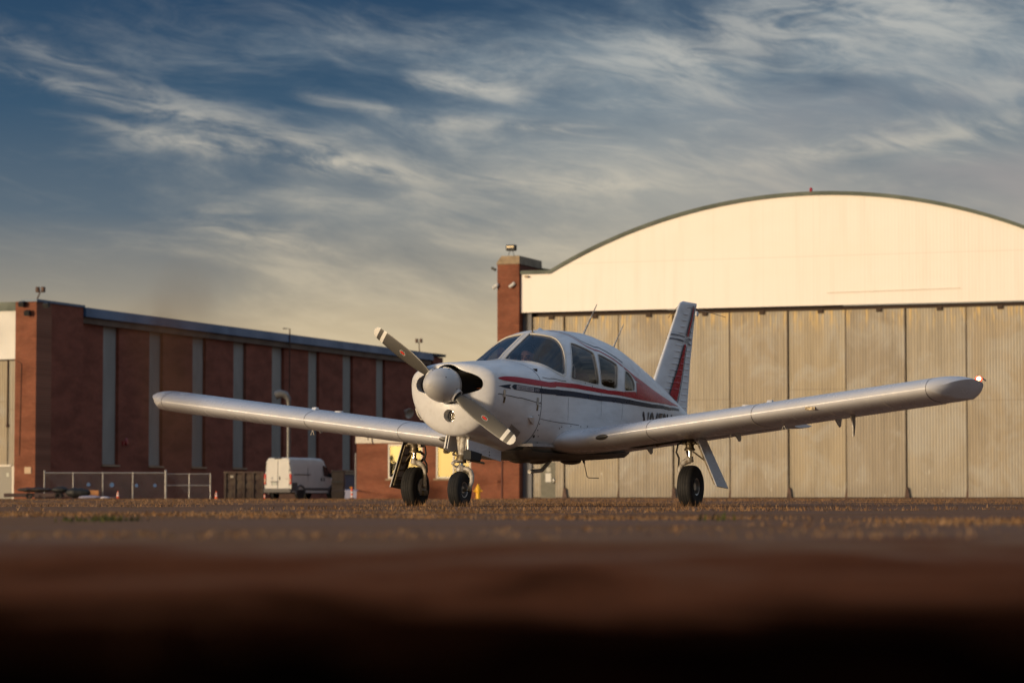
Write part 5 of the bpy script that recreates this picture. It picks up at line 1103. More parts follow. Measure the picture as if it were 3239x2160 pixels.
# side wall in bays with strip windows
STU = [(325, 375), (472, 515), (608, 650), (738, 778), (860, 898), (975, 1009), (1084, 1116), (1190, 1218)]
STZ = [LW.sz((a + b) / 2, y, -.25) for (a, b), y in zip(STU, (1030, 1049, 1065, 1080, 1095, 1108, 1120, 1132))]; ztp = sum(q[1] for q in STZ) / len(STZ)
zbt = [LW.sz(350, 1468, -.25)[1], LW.sz(630, 1476, -.25)[1]]; zbt = sum(zbt) / 2
edges = [d1]
for a, b in STU: edges += [LW.sz(a, 1250, -.25)[0], LW.sz(b, 1250, -.25)[0]]
edges.append(dE); zf = ztop - 1.0
for k in range(len(edges) - 1):
    y0, y1 = edges[k], edges[k + 1]; mb = MB()
    if k % 2 == 0: mb.box((-.45, (y0 + y1) / 2, zf / 2), (.40, y1 - y0, zf)); mb.build('brick_bay', M['brickside'], lh)
    else:
        mb.box((-.45, (y0 + y1) / 2, zbt / 2), (.40, y1 - y0, zbt)); mb.box((-.45, (y0 + y1) / 2, (ztp + zf) / 2), (.40, y1 - y0, zf - ztp)); mb.build('brick_bay', M['brickside'], lh)
        mb = MB(); n = 24; Yp = np.linspace(y0, y1, n + 1); rows = [[(-.50 + (.03 if i % 2 else 0), y, z) for i, y in enumerate(Yp)] for z in (zbt, ztp)]; mb.grid(rows)
        so = mb.build('strip_window', mat('translucent strip sheet', (.27, .28, .26), .45, var=.25, vscale=.4, stretch=(1, 1, .4)) if k == 1 else M['strip'], lh); M['strip'] = so.data.materials[0]
        mb = MB(); mb.box((-.22, (y0 + y1) / 2, zbt - .08), (.16, y1 - y0 + .2, .12)); mb.build('strip_sill', M['concrete'], so)
mb = MB(); mb.box((-.62, (d1 + dE) / 2, zf / 2), (.10, dE - d1, zf)); mb.build('wall_core', M['brickside'], lh)
tz0, tz1 = ztop - .62, ztop
mb = MB(); mb.box((-.10, (d1 + dE) / 2, ztop - .31), (.55, dE - d1 - .1, .62)); mb.build('roof_fascia', mat('blue fascia', (.040, .12, .25), .45, var=.35, vscale=.25), lh)
mb = MB(); mb.box((-.18, (d1 + dE) / 2, ztop - .84), (.30, dE - d1 - .1, .42)); mb.build('fascia_band', mat('tan band', (.12, .085, .06), .7, var=.3, vscale=.5), lh)
mb = MB(); mb.box((-.4, dE + 1.2, ztop / 2 - .15), (1.0, 2.4, ztop - .3)); mb.build('end_pier', M['brickside'], lh)
mb = MB(); mb.box((-.4, dE + 1.3, ztop - .1), (1.3, 2.9, .22)); mb.build('end_cap', M['roofdark'], lh)
e0 = LW.sz(1374, 1146, 0)[0]; mb = MB(); mb.box((3.0, dE + 12, LW.sz(1372, 1147)[1] / 2), (9.0, 18, LW.sz(1372, 1147)[1])); mb.build('rear_annex', M['brickside'], lh)
mb = MB(); mb.box((-12, (d1 + dE) / 2, ztop - .2), (23, dE - 1, .3)); mb.build('roof', M['roofdark'], lh)
# front: white gable panel and sliding door left of the pier
gz0, gz1, gz2 = LW.az(20, 1135)[1], LW.az(20, 983)[1], LW.az(20, 955)[1]
mb = MB(); corrugated(mb, pl_ - 22, pl_ - .02, lambda a: gz0, lambda a: gz1, .25, .2, .009); mb.build('gable_cladding', mat('white cladding', (.62, .60, .55), .5, var=.1, vscale=.3), lh)
mb = MB(); mb.box((pl_ - 11, .3, (gz1 + gz2) / 2), (22, .3, gz2 - gz1)); mb.build('roof_edge_trim', M['rooftrim'], lh)
ds = LW.az(11, 1300)[0]; fx0, fx1 = LW.az(28, 1500)[0], LW.az(40, 1500)[0]; wz = LW.az(20, 1475)[1]
mb = MB(); corrugated(mb, ds - 18, ds - .04, lambda a: .1, lambda a: gz0 - .1, .6, .17, .028); mb.build('door_leaf', DOORM[1], lh)
mb = MB(); corrugated(mb, ds + .04, pl_ - .03, lambda a: wz, lambda a: gz0 - .1, .6, .17, .028); mb.build('door_leaf', DOORM[3], lh)
mb = MB(); mb.box((pl_ - 22.7, 1.0, ztop / 2), (1.4, 2.0, ztop)); mb.build('brick_pier', M['brick'], lh)
mb = MB(); mb.box((pl_ - 11, .85, gz0 / 2), (22, .1, gz0)); mb.build('door_backing', M['darkgap'], lh)
mb = MB(); mb.box(((fx0 + fx1) / 2, .5, wz / 2), (fx1 - fx0, .2, wz + .1)); mb.build('door_post', M['winframe'], lh)
mb = MB(); mb.box((ds - .3, .5, wz + .06), (fx1 - ds + .6, .18, .12)); mb.build('door_head', M['winframe'], lh)
mb = MB(); mb.box((fx0 - .55, .58, wz / 2), (1.06, .06, wz)); wd = mb.build('wicket_door', mat('grey door paint', (.17, .155, .12), .5), lh)
q0 = LW.az(11, 1501); mb = MB(); mb.box((q0[0], .535, q0[1]), (.2, .012, .24)); mb.build('door_notice', mat('pale notice', (.5, .5, .42), .7), wd)
mb = MB(); mb.cyl((ds + .0, .5, LW.az(11, 1345)[1]), (ds, .5, gz0), .03, .03, 8); mb.ellip((ds, .5, LW.az(11, 1345)[1]), (.09, .09, .12)); mb.build('door_counterweight', M['rust'], lh)
q0 = LW.az(88, 1487, -.05); mb = MB(); mb.box((q0[0], -.04, q0[1]), (.48, .05, .42)); mb.build('wall_plate', mat('tan plate', (.48, .33, .20), .6), lh)
q0, q1 = LW.az(50, 1140), LW.az(66, 1440); mb = MB(); mb.tube([(q0[0] + .05, -.03, q0[1]), (q1[0], -.03, q0[1] - .2), (q1[0] - .1, -.03, q1[1]), (q0[0], -.03, q1[1])], .022, 8); mb.build('conduit', M['rust'], lh)
for u, v in ((70, 962), (88, 990), (148, 965)):
    q0 = LW.az(u, v, -.2); mb = MB(); mb.box((q0[0], -.25, q0[1]), (.38, .30, .30), Matrix.Rotation(.4, 3, 'X')); mb.cyl((q0[0], -.15, q0[1]), (q0[0], .02, q0[1] + .1), .03, .03, 8); mb.build('wall_floodlight', M['blackplastic'], lh, bevel=.03)
def roof_lamp(u0, v0, u1, v1, frame_, wall, y):
    q0, q1 = wall.sz(u0, v0, -.4) if y is None else wall.az(u0, v0, y), wall.sz(u1, v1, -.4) if y is None else wall.az(u1, v1, y)
    P = (lambda q: (-.4, q[0], q[1])) if y is None else (lambda q: (q[0], y, q[1])); a_, b_ = Vector(P(q0)), Vector(P(q1))
    mb = MB(); mb.cyl(a_, b_, .05, .04, 8); o = mb.build('lamp_pole', M['rust'], frame_)
    for s_ in (-1, 1): mb = MB(); mb.box(b_ + Vector((s_ * .20, 0, .12)), (.22, .26, .36)); mb.build('lamp_head', M['rust'], o, bevel=.04)
roof_lamp(115, 952, 128, 922, lh, LW, .3); roof_lamp(1327, 1112, 1325, 1082, lh, LW, None)
q0 = LW.sz(411, 1397, .05); mb = MB(); mb.lathe([(0, 0), (.24, 0), (.26, .05), (.18, .12), (0, .12)], (-.25, q0[0], q0[1]), (1, 0, 0), 18); mb.box((-.22, q0[0] - .5, q0[1] - .1), (.12, .16, .3)); mb.build('alarm_bell', mat('red bell', (.22, .008, .012), .4), lh, smooth=40)
q0 = LW.sz(1296, 1305, .6); mb = MB(); mb.lathe([(.05, 0), (.12, .1), (.42, .62), (.45, .75), (.40, .72)], (.1, q0[0], q0[1] + .2), (1, -.5, -.45), 18); mb.build('wall_lamp', mat('lamp shade', (.55, .50, .42), .4), lh, smooth=50)
mb = MB(); q0, q1 = LW.sz(911, 1048, .05), LW.sz(911, 1240, .05); mb.tube([(.2, q0[0] - 1.2, q0[1] + .15), (.2, q0[0], q0[1] + .2), (.2, q0[0], q1[1])], .05, 8); mb.build('wall_pipe', M['rust'], lh)
bz0, bz1 = LW.sz(1084, 1500, .02)[0], LW.sz(1125, 1500, .02)[0]; zz = LW.sz(1100, 1500, .02)[1]
mb = MB(); mb.box((-.21, (bz0 + bz1) / 2 + 1, zz / 2), (.10, bz1 - bz0 + 2.5, zz)); mb.build('blue_door', mat('dull blue door', (.055, .055, .10), .5), lh)
mb = MB(); mb.box((-.15, (bz0 + bz1) / 2 + 1, zz + .08), (.2, bz1 - bz0 + 3, .14)); mb.build('door_lintel', M['concrete'], lh)

# ---------------------------------------------------------------- things between the buildings
def spot(u, Y): p = pix_at(u, 1579, Y); return (p[0], p[1], 0.0)
def height(v, Y): return pix_at(1619, v, Y)[2]
# bent exhaust duct
Y = 176; c_ = spot(912, Y); mb = MB(); zt_ = height(1245, Y)
mb.tube([(c_[0], Y, 1.3), (c_[0], Y, zt_ - .75), (c_[0] - .02, Y, zt_ - .35), (c_[0] - .22, Y, zt_ - .06), (c_[0] - .52, Y, zt_), (c_[0] - .85, Y, zt_ - .12)], [.13, .13, .17, .23, .26, .27], 20)
duct = mb.build('exhaust_duct', mat('galvanised steel', (.17, .165, .16), .45, metal=.5, var=.3), smooth=60); tag(duct, 'tall galvanised exhaust duct with bent top standing behind the white van', 'duct')
mb = MB(); mb.lathe([(0, 0), (.24, 0), (.26, .02)], (c_[0] - .84, Y, zt_ - .11), (-1, 0, -.4), 20); mb.build('duct_mouth', M['dark'], duct)
mb = MB(); mb.box((c_[0], Y + .2, .68), (1.1, 1.0, 1.36)); mb.build('duct_cabinet', M['rust'], duct, bevel=.03)
# chain-link fence
M['galv'] = mat('galvanised post', (.34, .32, .30), .45, metal=.3, var=.2)
Y = 172; us = [140, 231, 325, 420, 524]; ft = height(1494, Y)
fence = empty('chain_link_fence', spot(140, Y), 0, 'chain-link fence with grey steel posts in front of the long brick hangar', 'fence')
fx = [spot(u, Y)[0] - spot(140, Y)[0] for u in us]; gx = [spot(u, Y)[0] - spot(140, Y)[0] for u in (524, 596, 663)]
for k, x in enumerate(fx): mb = MB(); r_ = .075 if k == 4 else .042; mb.cyl((x, 0, 0), (x, 0, ft + (.10 if k in (0, 4) else 0)), r_, r_, 10); mb.ellip((x, 0, ft + (.10 if k in (0, 4) else 0)), (r_, r_, r_)); mb.build('fence_post', M['galv'], fence, smooth=50)
for a, b in zip(fx[:-1], fx[1:]):
    mb = MB(); mb.cyl((a, 0, ft - .02), (b, 0, ft - .02), .033, .033, 8); mb.build('top_rail', M['galv'], fence)
for k, x in enumerate(gx[1:]): mb = MB(); mb.cyl((x, .4, 0), (x, .4, ft - .06), .035, .035, 8); mb.build('gate_post', M['galv'], fence)
for z in (ft - .08, ft * .52): mb = MB(); mb.cyl((gx[0], .4, z), (gx[2], .4, z), .024, .024, 8); mb.build('gate_rail', M['galv'], fence)
mb = MB(); wr = .0035
for (x0, x1, yy, zt_) in ((fx[0], fx[-1], .02, ft - .03), (gx[0], gx[-1], .42, ft - .08)):
    n = int((x1 - x0 + zt_) / .10)
    for k in range(n):
        for sg in (1, -1):
            s0 = x0 + k * .10 - (zt_ if sg > 0 else 0); a, b = (s0, 0.05), (s0 + zt_, zt_)
            if sg < 0: a, b = (s0 + zt_ - zt_, zt_), (s0 + zt_, .05)
            def clip(p, q):
                (xa, za), (xb, zb) = p, q; t0, t1 = max(0, (x0 - xa) / (xb - xa)), min(1, (x1 - xa) / (xb - xa))
                return None if t0 >= t1 else ((xa + (xb - xa) * t0, za + (zb - za) * t0), (xa + (xb - xa) * t1, za + (zb - za) * t1))
            cl_ = clip(a, b)
            if cl_: mb.tube([(cl_[0][0], yy, cl_[0][1]), (cl_[1][0], yy, cl_[1][1])], wr, 3, caps=False)
tag(mb.build('wire_mesh', M['galv'], fence, merge=False, normals=False), kind='stuff')
# small blue buckets on the ground beyond the fence? they hang on the wire as round blue plates
for k, (u, v, w_, lb) in enumerate(((280, 1532, 12, 'small round blue plate on the fence wire behind the black sheeting'), (354, 1533, 15, 'largest round blue plate on the fence wire, above the brown sack'), (432, 1535, 11, 'small round blue plate on the fence bay beside the thick post, farther from it'), (490, 1535, 11, 'small round blue plate on the fence wire next to the thick post'))):
    q0 = pix_at(u, v, Y - .12); r_ = w_ / 2 * Y / FPX; mb = MB(); mb.lathe([(0, -.01), (r_ * .85, -.01), (r_, -.004), (r_, .006), (0, .006)], (0, 0, 0), (0, -1, 0), 16)
    o = mb.build('blue_plate', mat('blue plate', (.05, .11, .24), .5), smooth=40); o.location = tuple(q0)
    tag(o, lb, 'sign', 'blue plates on the fence')
# traffic cones
M['cone'] = mat('orange cone', (.80, .11, .02), .5, var=.15); M['reflect'] = mat('white band', (.70, .66, .62), .4)
def cone(u, Y, vt, label):
    H = height(vt, Y); c_ = empty('traffic_cone', spot(u, Y), 0, label, 'cone'); w = H * .26
    mb = MB(); mb.box((0, 0, .02), (w * 2, w * 2, .04)); mb.build('cone_base', M['cone'], c_, bevel=.01)
    def seg(t0, t1, m_, nm): r0, r1 = w * .78 * (1 - t0) + .025 * t0, w * .78 * (1 - t1) + .025 * t1; mb = MB(); mb.lathe([(r0, .04 + (H - .04) * t0), (r1, .04 + (H - .04) * t1)], (0, 0, 0), (0, 0, 1), 18); mb.build(nm, M[m_], c_, smooth=40)
    seg(0, .30, 'cone', 'cone_body'); seg(.30, .50, 'reflect', 'reflective_band'); seg(.50, .62, 'cone', 'cone_body'); seg(.62, .78, 'reflect', 'reflective_band'); seg(.78, 1, 'cone', 'cone_body')
cone(373, 168, 1551, 'orange traffic cone with white bands in front of the chain-link fence'); cone(684, 168, 1553, 'orange traffic cone with white bands beside the brown skip'); cone(837, 160, 1562, 'short orange traffic cone at the rear bumper of the white van')
# striped delineator
Y = 166; c_ = spot(1113, Y); dl = empty('delineator_post', c_, 0, 'orange and white striped delineator post beside the brick annex', 'post'); H = height(1541, Y)
for k in range(6):
    z0, z1 = H * k / 6, H * (k + 1) / 6; mb = MB(); mb.cyl((0, 0, z0), (0, 0, z1), .06, .06, 12); mb.build('post_band', M['cone' if k % 2 == 0 or k == 5 else 'reflect'], dl)
mb = MB(); mb.lathe([(0, 0), (.2, 0), (.2, .05), (.08, .09), (0, .09)], (0, 0, 0), (0, 0, 1), 14); mb.build('post_base', M['blackplastic'], dl)
mb = MB(); mb.box((-.05, 0, H - .02), (.16, .10, .12)); mb.build('post_lamp', mat('amber lamp', (.5, .22, .02), .4), dl)
# hydrant
Y = 158; hy = empty('fire_hydrant', spot(1512, Y), 0, 'yellow fire hydrant standing in front of the brick annex', 'hydrant'); H = height(1531, Y); M['hyd'] = mat('yellow paint', (.85, .46, .015), .45, var=.1)
mb = MB(); mb.lathe([(0, 0), (.17, 0), (.17, .05), (.12, .06), (.115, H * .60), (.16, H * .62), (.16, H * .68), (.14, H * .74), (.10, H * .84), (.05, H * .92), (.045, H), (0, H)], (0, 0, 0), (0, 0, 1), 20); mb.build('barrel', M['hyd'], hy, smooth=40)
for sg in (-1, 1): mb = MB(); mb.cyl((sg * .08, 0, H * .55), (sg * .24, 0, H * .55), .055, .055, 12); mb.cyl((sg * .22, 0, H * .55), (sg * .27, 0, H * .55), .035, .03, 6); mb.build('side_outlet', M['hyd'], hy, smooth=40)
mb = MB(); mb.cyl((0, -.08, H * .48), (0, -.2, H * .48), .075, .075, 14); mb.build('front_outlet', M['hyd'], hy, smooth=40)
# brown open skip / container
Y = 176; p0, p1 = spot(709, Y), spot(832, Y); H = height(1491, Y); W_ = p1[0] - p0[0]
sk = empty('waste_skip', p0, 0, 'brown steel skip with ribbed front standing left of the white van', 'skip'); M['skip'] = mat('brown steel', (.10, .070, .048), .7, col2=(.06, .035, .028), vscale=1.6)
mb = MB(); mb.box((W_ / 2, .9, H / 2), (W_ - .06, 1.7, H - .06)); mb.build('skip_body', M['skip'], sk)
mb = MB(); mb.box((W_ / 2, .0, H - .05), (W_ + .1, .16, .12)); mb.build('skip_rim', M['skip'], sk)
for k in range(5): mb = MB(); mb.box((.06 + k * (W_ - .12) / 4, .0, H / 2), (.13, .14, H - .02)); mb.build('skip_rib', M['skip'], sk)
for k in range(4):
    for j in range(3): mb = MB(); mb.box((.06 + (k + .5) * (W_ - .12) / 4, .035, .25 + j * .55), ((W_ - .12) / 4 - .18, .05, .34)); mb.build('skip_panel', M['skip'], sk, bevel=.015)
mb = MB(); mb.box((.50, -.05, H - .32), (.20, .03, .12)); mb.build('skip_label', mat('skip label', (.55, .50, .40), .6), sk)
# stack of dark pallets and sheeting in front of the van's nose
Y = 163; p0, p1 = spot(1049, Y), spot(1086, Y); H = height(1491, Y); W_ = p1[0] - p0[0]
bn_ = empty('dark_bin', p0, 0, 'tall dark brown bin standing in front of the nose of the white van', 'bin')
mb = MB(); rr = []
for z, k in ((0, .97), (.45, 1.05), (.55, .98), (H * .5, 1.0), (H * .62, 1.06), (H * .68, 1.0), (H - .1, 1.02), (H, .98)): rr.append([(W_ / 2 + W_ / 2 * k * x, .7 + .7 * k * y, z) for x, y in ((-1, -1), (1, -1), (1, 1), (-1, 1))])
mb.loft(rr); mb.build('bin_body', mat('dark brown plastic', (.022, .013, .010), .7, var=.3, vscale=3), bn_)
mb = MB(); mb.box((W_ / 2, .7, H + .03), (W_ * 1.08, 1.5, .08)); mb.build('bin_lid', mat('bin lid', (.02, .013, .011), .6), bn_, bevel=.02)
mb = MB(); mb.box((W_ / 2, -.03, H * .62), (W_ * .9, .05, .08)); mb.build('bin_handle', M['blackplastic'], bn_)
mb = MB(); q0, q1 = spot(1086, 166.5), spot(1127, 166.5); mb.add([(q0[0], 166.4, .004), (q1[0], 166.4, .004), (q1[0], 167, .50), (q0[0], 167, .55), (q0[0], 171, .62), (q1[0], 171, .6)], [(0, 1, 2, 3), (3, 2, 5, 4)])
mb.add([(q0[0], 171, 0), (q1[0], 171, 0)], []); rp = mb.build('concrete_ramp', mat('pale concrete ramp', (.40, .37, .42), .8, var=.15, vscale=1)); tag(rp, kind='structure')
# low trailer with dark bundled gear, tarpaulin heaps
Y = 170; p0, p1 = spot(14, Y), spot(245, Y); tr = empty('flat_trailer', p0, 0, 'low flat trailer loaded with dark bundled gear at the foot of the brick pier', 'trailer'); W_ = p1[0] - p0[0]
M['darkgear'] = mat('dark gear', (.030, .020, .016), .6, var=.4, vscale=4); M['brownbeam'] = mat('brown beam', (.075, .042, .035), .75, var=.3, vscale=2)
zb_, zt2 = height(1561, Y), height(1541, Y)
mb = MB(); mb.box((W_ / 2, .5, zb_ * .75), (W_, 1.5, .22)); mb.build('trailer_bed', M['brownbeam'], tr, bevel=.02)
mb = MB(); mb.box((W_ * .25, -.28, zb_ * .6), (W_ * .48, .06, .14)); mb.build('side_beam', M['brownbeam'], tr)
for x in (W_ * .35, W_ * .75): mb = MB(); mb.lathe([(.10, -.06), (.2, -.08), (.2, .08), (.10, .06), (.10, -.06)], (x, -.3, .2), (0, 1, 0), 20); mb.build('trailer_wheel', M['rubber'], tr, smooth=40)
def bundle(u0, u1, v0, v1, name, label, m_, n, Yb, cat='bundle'):
    a, b = spot(u0, Yb), spot(u1, Yb); z0, z1 = height(v1, Yb), height(v0, Yb); w = b[0] - a[0]; h = z1 - z0; mb = MB(); rg = random.Random(int(u0)); rings = []
    for i in range(n):
        t = i / (n - 1); k = (math.sin(math.pi * min(.999, max(.001, t)))**.35) * (.80 + .25 * rg.random())
        rings.append([(t * w, .3 * k * math.cos(q) * (.9 + .2 * rg.random()), h / 2 + h / 2 * k * math.sin(q) * (.9 + .15 * rg.random())) for q in np.linspace(0, 2 * math.pi, 13)[:-1]])
    mb.loft(rings); o = mb.build(name, m_, smooth=55); o.location = (a[0], Yb + .2, z0); return tag(o, label, cat)
bundle(52, 165, 1540, 1557, 'rolled_canvas', 'long dark rolled canvas bundle lying along the flat trailer', M['darkgear'], 16, 170)
bundle(160, 215, 1537, 1560, 'gear_bag', 'dark lumpy bag with pale buckles between canvas roll and black sheeting', M['blackplastic'], 9, 169.8, 'bag')
bundle(205, 285, 1540, 1576, 'black_sheeting', 'heap of black plastic sheeting beside the grey tarpaulin', M['blackplastic'], 11, 168.5, 'sheeting')
bundle(246, 320, 1566, 1579, 'grey_tarpaulin', 'low heap of pale grey tarpaulin lying beside the black sheeting', mat('grey tarpaulin', (.30, .28, .36), .6, var=.2), 12, 167.5, 'tarpaulin')
bundle(315, 348, 1569, 1578, 'white_sack', 'small white sack lying by the orange traffic cone and tarpaulin', mat('white sack', (.5, .46, .50), .6), 8, 167.2, 'sack')
bundle(332, 372, 1546, 1554, 'brown_sack', 'small brown sack lying behind the chain-link fence', mat('brown sack', (.26, .14, .09), .7), 8, 174.5, 'sack').location.z = 0
p0, p1 = spot(283, 171), spot(312, 171); z0, z1 = height(1560, 171), height(1550, 171)
mb = MB(); mb.box((0, 0, (z1) / 2), (p1[0] - p0[0], .5, z1)); o = mb.build('cardboard_box', mat('orange brown board', (.42, .18, .06), .6), bevel=.015); o.location = ((p0[0] + p1[0]) / 2, 171.2, 0); tag(o, 'orange brown cardboard box standing beside the black sheeting', 'box')

# ---------------------------------------------------------------- white van
Y = 168.0; p = spot(922, Y)                                # right rear corner of the van
van = empty('delivery_van', p, -R(30), 'white high-roof delivery van parked with its rear doors towards the apron', 'van')
# local: y forwards along the van, x to its right; the body lies at x -1.95 .. 0
M['vanwhite'] = mat('van white paint', (.47, .455, .43), .35, var=.08, vscale=1.2); M['vanglass'] = mat('van glass', (.02, .022, .026), .08); M['vangrey'] = mat('grey bumper plastic', (.075, .07, .07), .6); M['tail'] = mat('tail lamp red', (.55, .02, .015), .25)
W2, HV, LV = 1.98, height(1447, Y), 5.30
def vring(y, zt_, hw_top, hw, zb_=.42):
    r = .16; c = -W2 / 2
    prof = [(hw, zb_), (hw + .01, .95), (hw, 1.35), (hw_top + (hw - hw_top) * .45, zt_ - .55), (hw_top, zt_ - .16), (hw_top - .05, zt_ - .06), (hw_top - .16, zt_)]
    return [(c + x, y, z) for x, z in prof] + [(c - x, y, z) for x, z in prof[::-1]]
ys = [(0, HV - .04, .80, .97), (.06, HV, .84, .985), (.5, HV + .01, .86, .99), (2.5, HV + .01, .86, .99), (3.55, HV - .03, .85, .99), (3.75, HV - .12, .83, .99), (4.05, HV - .45, .80, .98), (4.45, 1.62, .76, .96), (4.75, 1.24, .74, .94), (5.15, 1.10, .74, .90), (5.30, .95, .70, .84)]
mb = MB(); rings = []
for y, zt_, ht, hw in ys:
    r_ = vring(y, zt_, ht, hw) if zt_ > 1.9 else [(-W2 / 2 + x, y, z) for x, z in ((hw, .42), (hw + .005, .7), (hw, min(.95, zt_ - .1)), (hw - .03, zt_ - .08 if zt_ < 1.3 else 1.18), (ht - .02 if zt_ > 1.3 else hw - .10, zt_ - .05), (ht - .08 if zt_ > 1.3 else hw - .16, zt_ - .02), (ht - .16 if zt_ > 1.3 else hw - .26, zt_))]
    if zt_ <= 1.9: r_ = r_ + [(-W2 - (x), y, z) for x, y, z in r_[::-1]]
    rings.append(r_)
mb.loft(rings); mb.build('van_body', M['vanwhite'], van, smooth=38)
RX = lambda x: -W2 / 2 + x
def vbox(c, s, nm, m_, par=van, bev=.015): mb = MB(); mb.box(c, s); return mb.build(nm, M[m_] if isinstance(m_, str) else m_, par, bevel=bev)
vbox((RX(0), -.02, .52), (1.98, .20, .26), 'rear_bumper', 'vangrey', bev=.05)
for s_ in (-1, 1):
    dr = vbox((RX(s_ * .425), -.012, 1.46), (.82, .03, HV - .78), 'rear_door', 'vanwhite', bev=.02)
    for z in (.9, 1.75, 2.15): vbox((RX(s_ * .86), -.035, z), (.07, .04, .10), 'door_hinge', 'vangrey', dr)
vbox((RX(0), -.03, 1.5), (.012, .02, HV - .8), 'door_gap', 'vangrey', bev=.0)
for s_ in (-1, 1):
    tl = vbox((RX(s_ * .93), -.01, 1.22), (.12, .10, .62), 'tail_lamp', 'tail', bev=.025); vbox((RX(s_ * .925), -.063, 1.14), (.09, .02, .24), 'lamp_lens', mat('amber clear lens', (.55, .32, .22), .2), tl); 
vbox((RX(-.22), -.035, 1.06), (.62, .04, .05), 'plate_light_bar', 'vangrey'); vbox((RX(-.22), -.032, .94), (.36, .03, .16), 'number_plate', mat('number plate', (.36, .38, .34), .5)); vbox((RX(-.42), -.03, .94), (.05, .03, .18), 'plate_surround', 'vangrey'); vbox((RX(-.02), -.03, .94), (.05, .03, .18), 'plate_surround', 'vangrey')
vbox((RX(.14), -.035, 1.27), (.08, .05, .22), 'door_handle', 'blackplastic', bev=.02); mb = MB(); mb.lathe([(.05, 0), (.065, .012), (.08, 0)], (RX(-.42), -.03, 1.27), (0, -1, 0), 16); mb.build('rear_badge', M['alu'], van)
vbox((RX(0), .02, HV - .045), (.55, .10, .07), 'high_brake_lamp', 'blackplastic', bev=.02); vbox((RX(.66), -.035, 1.23), (.22, .02, .018), 'model_badge', 'vangrey', bev=.0)
for s_ in (-1, 1):
    xs_ = RX(s_ * .985)
    for y in (.95, 4.42):
        mb = MB(); mb.lathe([(.20, -.10), (.33, -.11), (.355, -.06), (.355, .06), (.33, .11), (.20, .10)], (xs_ - s_ * .10, y, .355), (1, 0, 0), 28); wl_ = mb.build('wheel', M['rubber'], van, smooth=40)
        mb = MB(); mb.lathe([(0, .06), (.10, .07), (.20, .10), (.21, .06)], (xs_ - s_ * .10, y, .355), (s_, 0, 0), 20); mb.build('hub_cap', M['alu'], wl_, smooth=40)
        mb = MB(); mb.tube([(xs_ + s_ * .006, y + .47 * math.cos(q), .36 + .47 * math.sin(q)) for q in np.linspace(-.1, math.pi + .1, 14)], .07, 8, squash=1); mb.build('wheel_arch', M['vangrey'], van, smooth=50)
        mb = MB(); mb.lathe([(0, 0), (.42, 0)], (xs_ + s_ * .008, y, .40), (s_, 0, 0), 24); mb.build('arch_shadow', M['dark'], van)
    vbox((xs_ + s_ * .01, 2.7, .62), (.05, 2.5, .16), 'side_moulding', 'vangrey'); vbox((xs_ + s_ * .005, .30, .75), (.05, .62, .52), 'quarter_panel', 'vangrey'); vbox((xs_, 2.7, .44), (.06, 2.6, .12), 'side_sill', 'vanwhite')
    vbox((xs_ + s_ * .012, 1.15, 1.50), (.03, 1.75, .05), 'door_rail', 'vangrey'); vbox((xs_ + s_ * .02, 3.20, 1.22), (.03, .10, .22), 'door_handle', 'blackplastic'); vbox((xs_ + s_ * .02, 3.50, 1.22), (.03, .10, .22), 'door_handle', 'blackplastic')
    g = lambda y, z: (xs_ + s_ * (.012 - max(0, z - 1.35) * .10), y, z)
    mb = MB(); mb.prism([g(3.50, 1.42), g(3.46, 2.05), g(3.62, 2.06), g(3.98, 1.80), g(4.42, 1.36), g(4.3, 1.33)], (1, 0, 0), .03); mb.build('side_window', M['vanglass'], van)
    for y in (1.75, 3.36): vbox((xs_ + s_ * .006, y, 1.25), (.012, .014, 1.3), 'door_gap', 'vangrey', bev=0)
    mb = MB(); mb.box((xs_ + s_ * .14, 4.2, 1.45), (.22, .12, .30)); mb.build('door_mirror', M['blackplastic'], van, bevel=.04)
mb = MB(); mb.add([(RX(-.76), 3.80, HV - .25), (RX(.76), 3.80, HV - .25), (RX(.80), 4.62, 1.38), (RX(-.80), 4.62, 1.38)], [(0, 1, 2, 3)]); o = mb.build('windscreen', M['vanglass'], van); o.location = (0, .02, .03)
vbox((RX(0), 5.30, .55), (1.7, .2, .35), 'front_bumper', 'vangrey', bev=.06)
vbox((RX(0), 2.7, .40), (1.7, 4.8, .12), 'underbody', 'dark')
# ================================================================ person in the cabin (right-hand seat)
eye = at_x(*ZW(1050, 612), 1.83); HY = float(eye[1]); HZ = float(eye[2]); HXc = 1.93   # between the eyes; head centre x
M['skin'] = mat('skin', (.64, .36, .26), .5, var=.1, vscale=20); M['hair'] = mat('dark hair', (.012, .010, .012), .6); M['shirt'] = mat('navy jacket', (.012, .016, .030), .8, var=.2); M['trouser'] = mat('grey trousers', (.05, .05, .055), .8)
person = empty('person', (0, 0, 0), 0, 'person with short dark hair and headset sitting behind the windscreen, hands on the yoke', 'person')
person.location = plane.location; person.rotation_euler = plane.rotation_euler
def fuse(mb, name, m_, parent, voxel, smooth_it=6):
    o = mb.build(name, m_, parent, merge=False); md = o.modifiers.new('remesh', 'REMESH'); md.mode = 'VOXEL'; md.voxel_size = voxel; md.use_smooth_shade = True
    sm_ = o.modifiers.new('smooth', 'SMOOTH'); sm_.factor = .5; sm_.iterations = smooth_it; return o
b = MB(); zc = HZ + .005
b.ellip((HXc, HY, zc + .02), (.098, .076, .105)); b.ellip((HXc - .02, HY, zc - .06), (.075, .062, .075)); b.ellip((HXc - .055, HY, zc - .105), (.03, .035, .025))   # skull, face, chin
b.tube([(HXc - .093, HY, zc + .005), (HXc - .112, HY, zc - .035), (HXc - .100, HY, zc - .048)], [.010, .015, .014], 10)                                          # nose
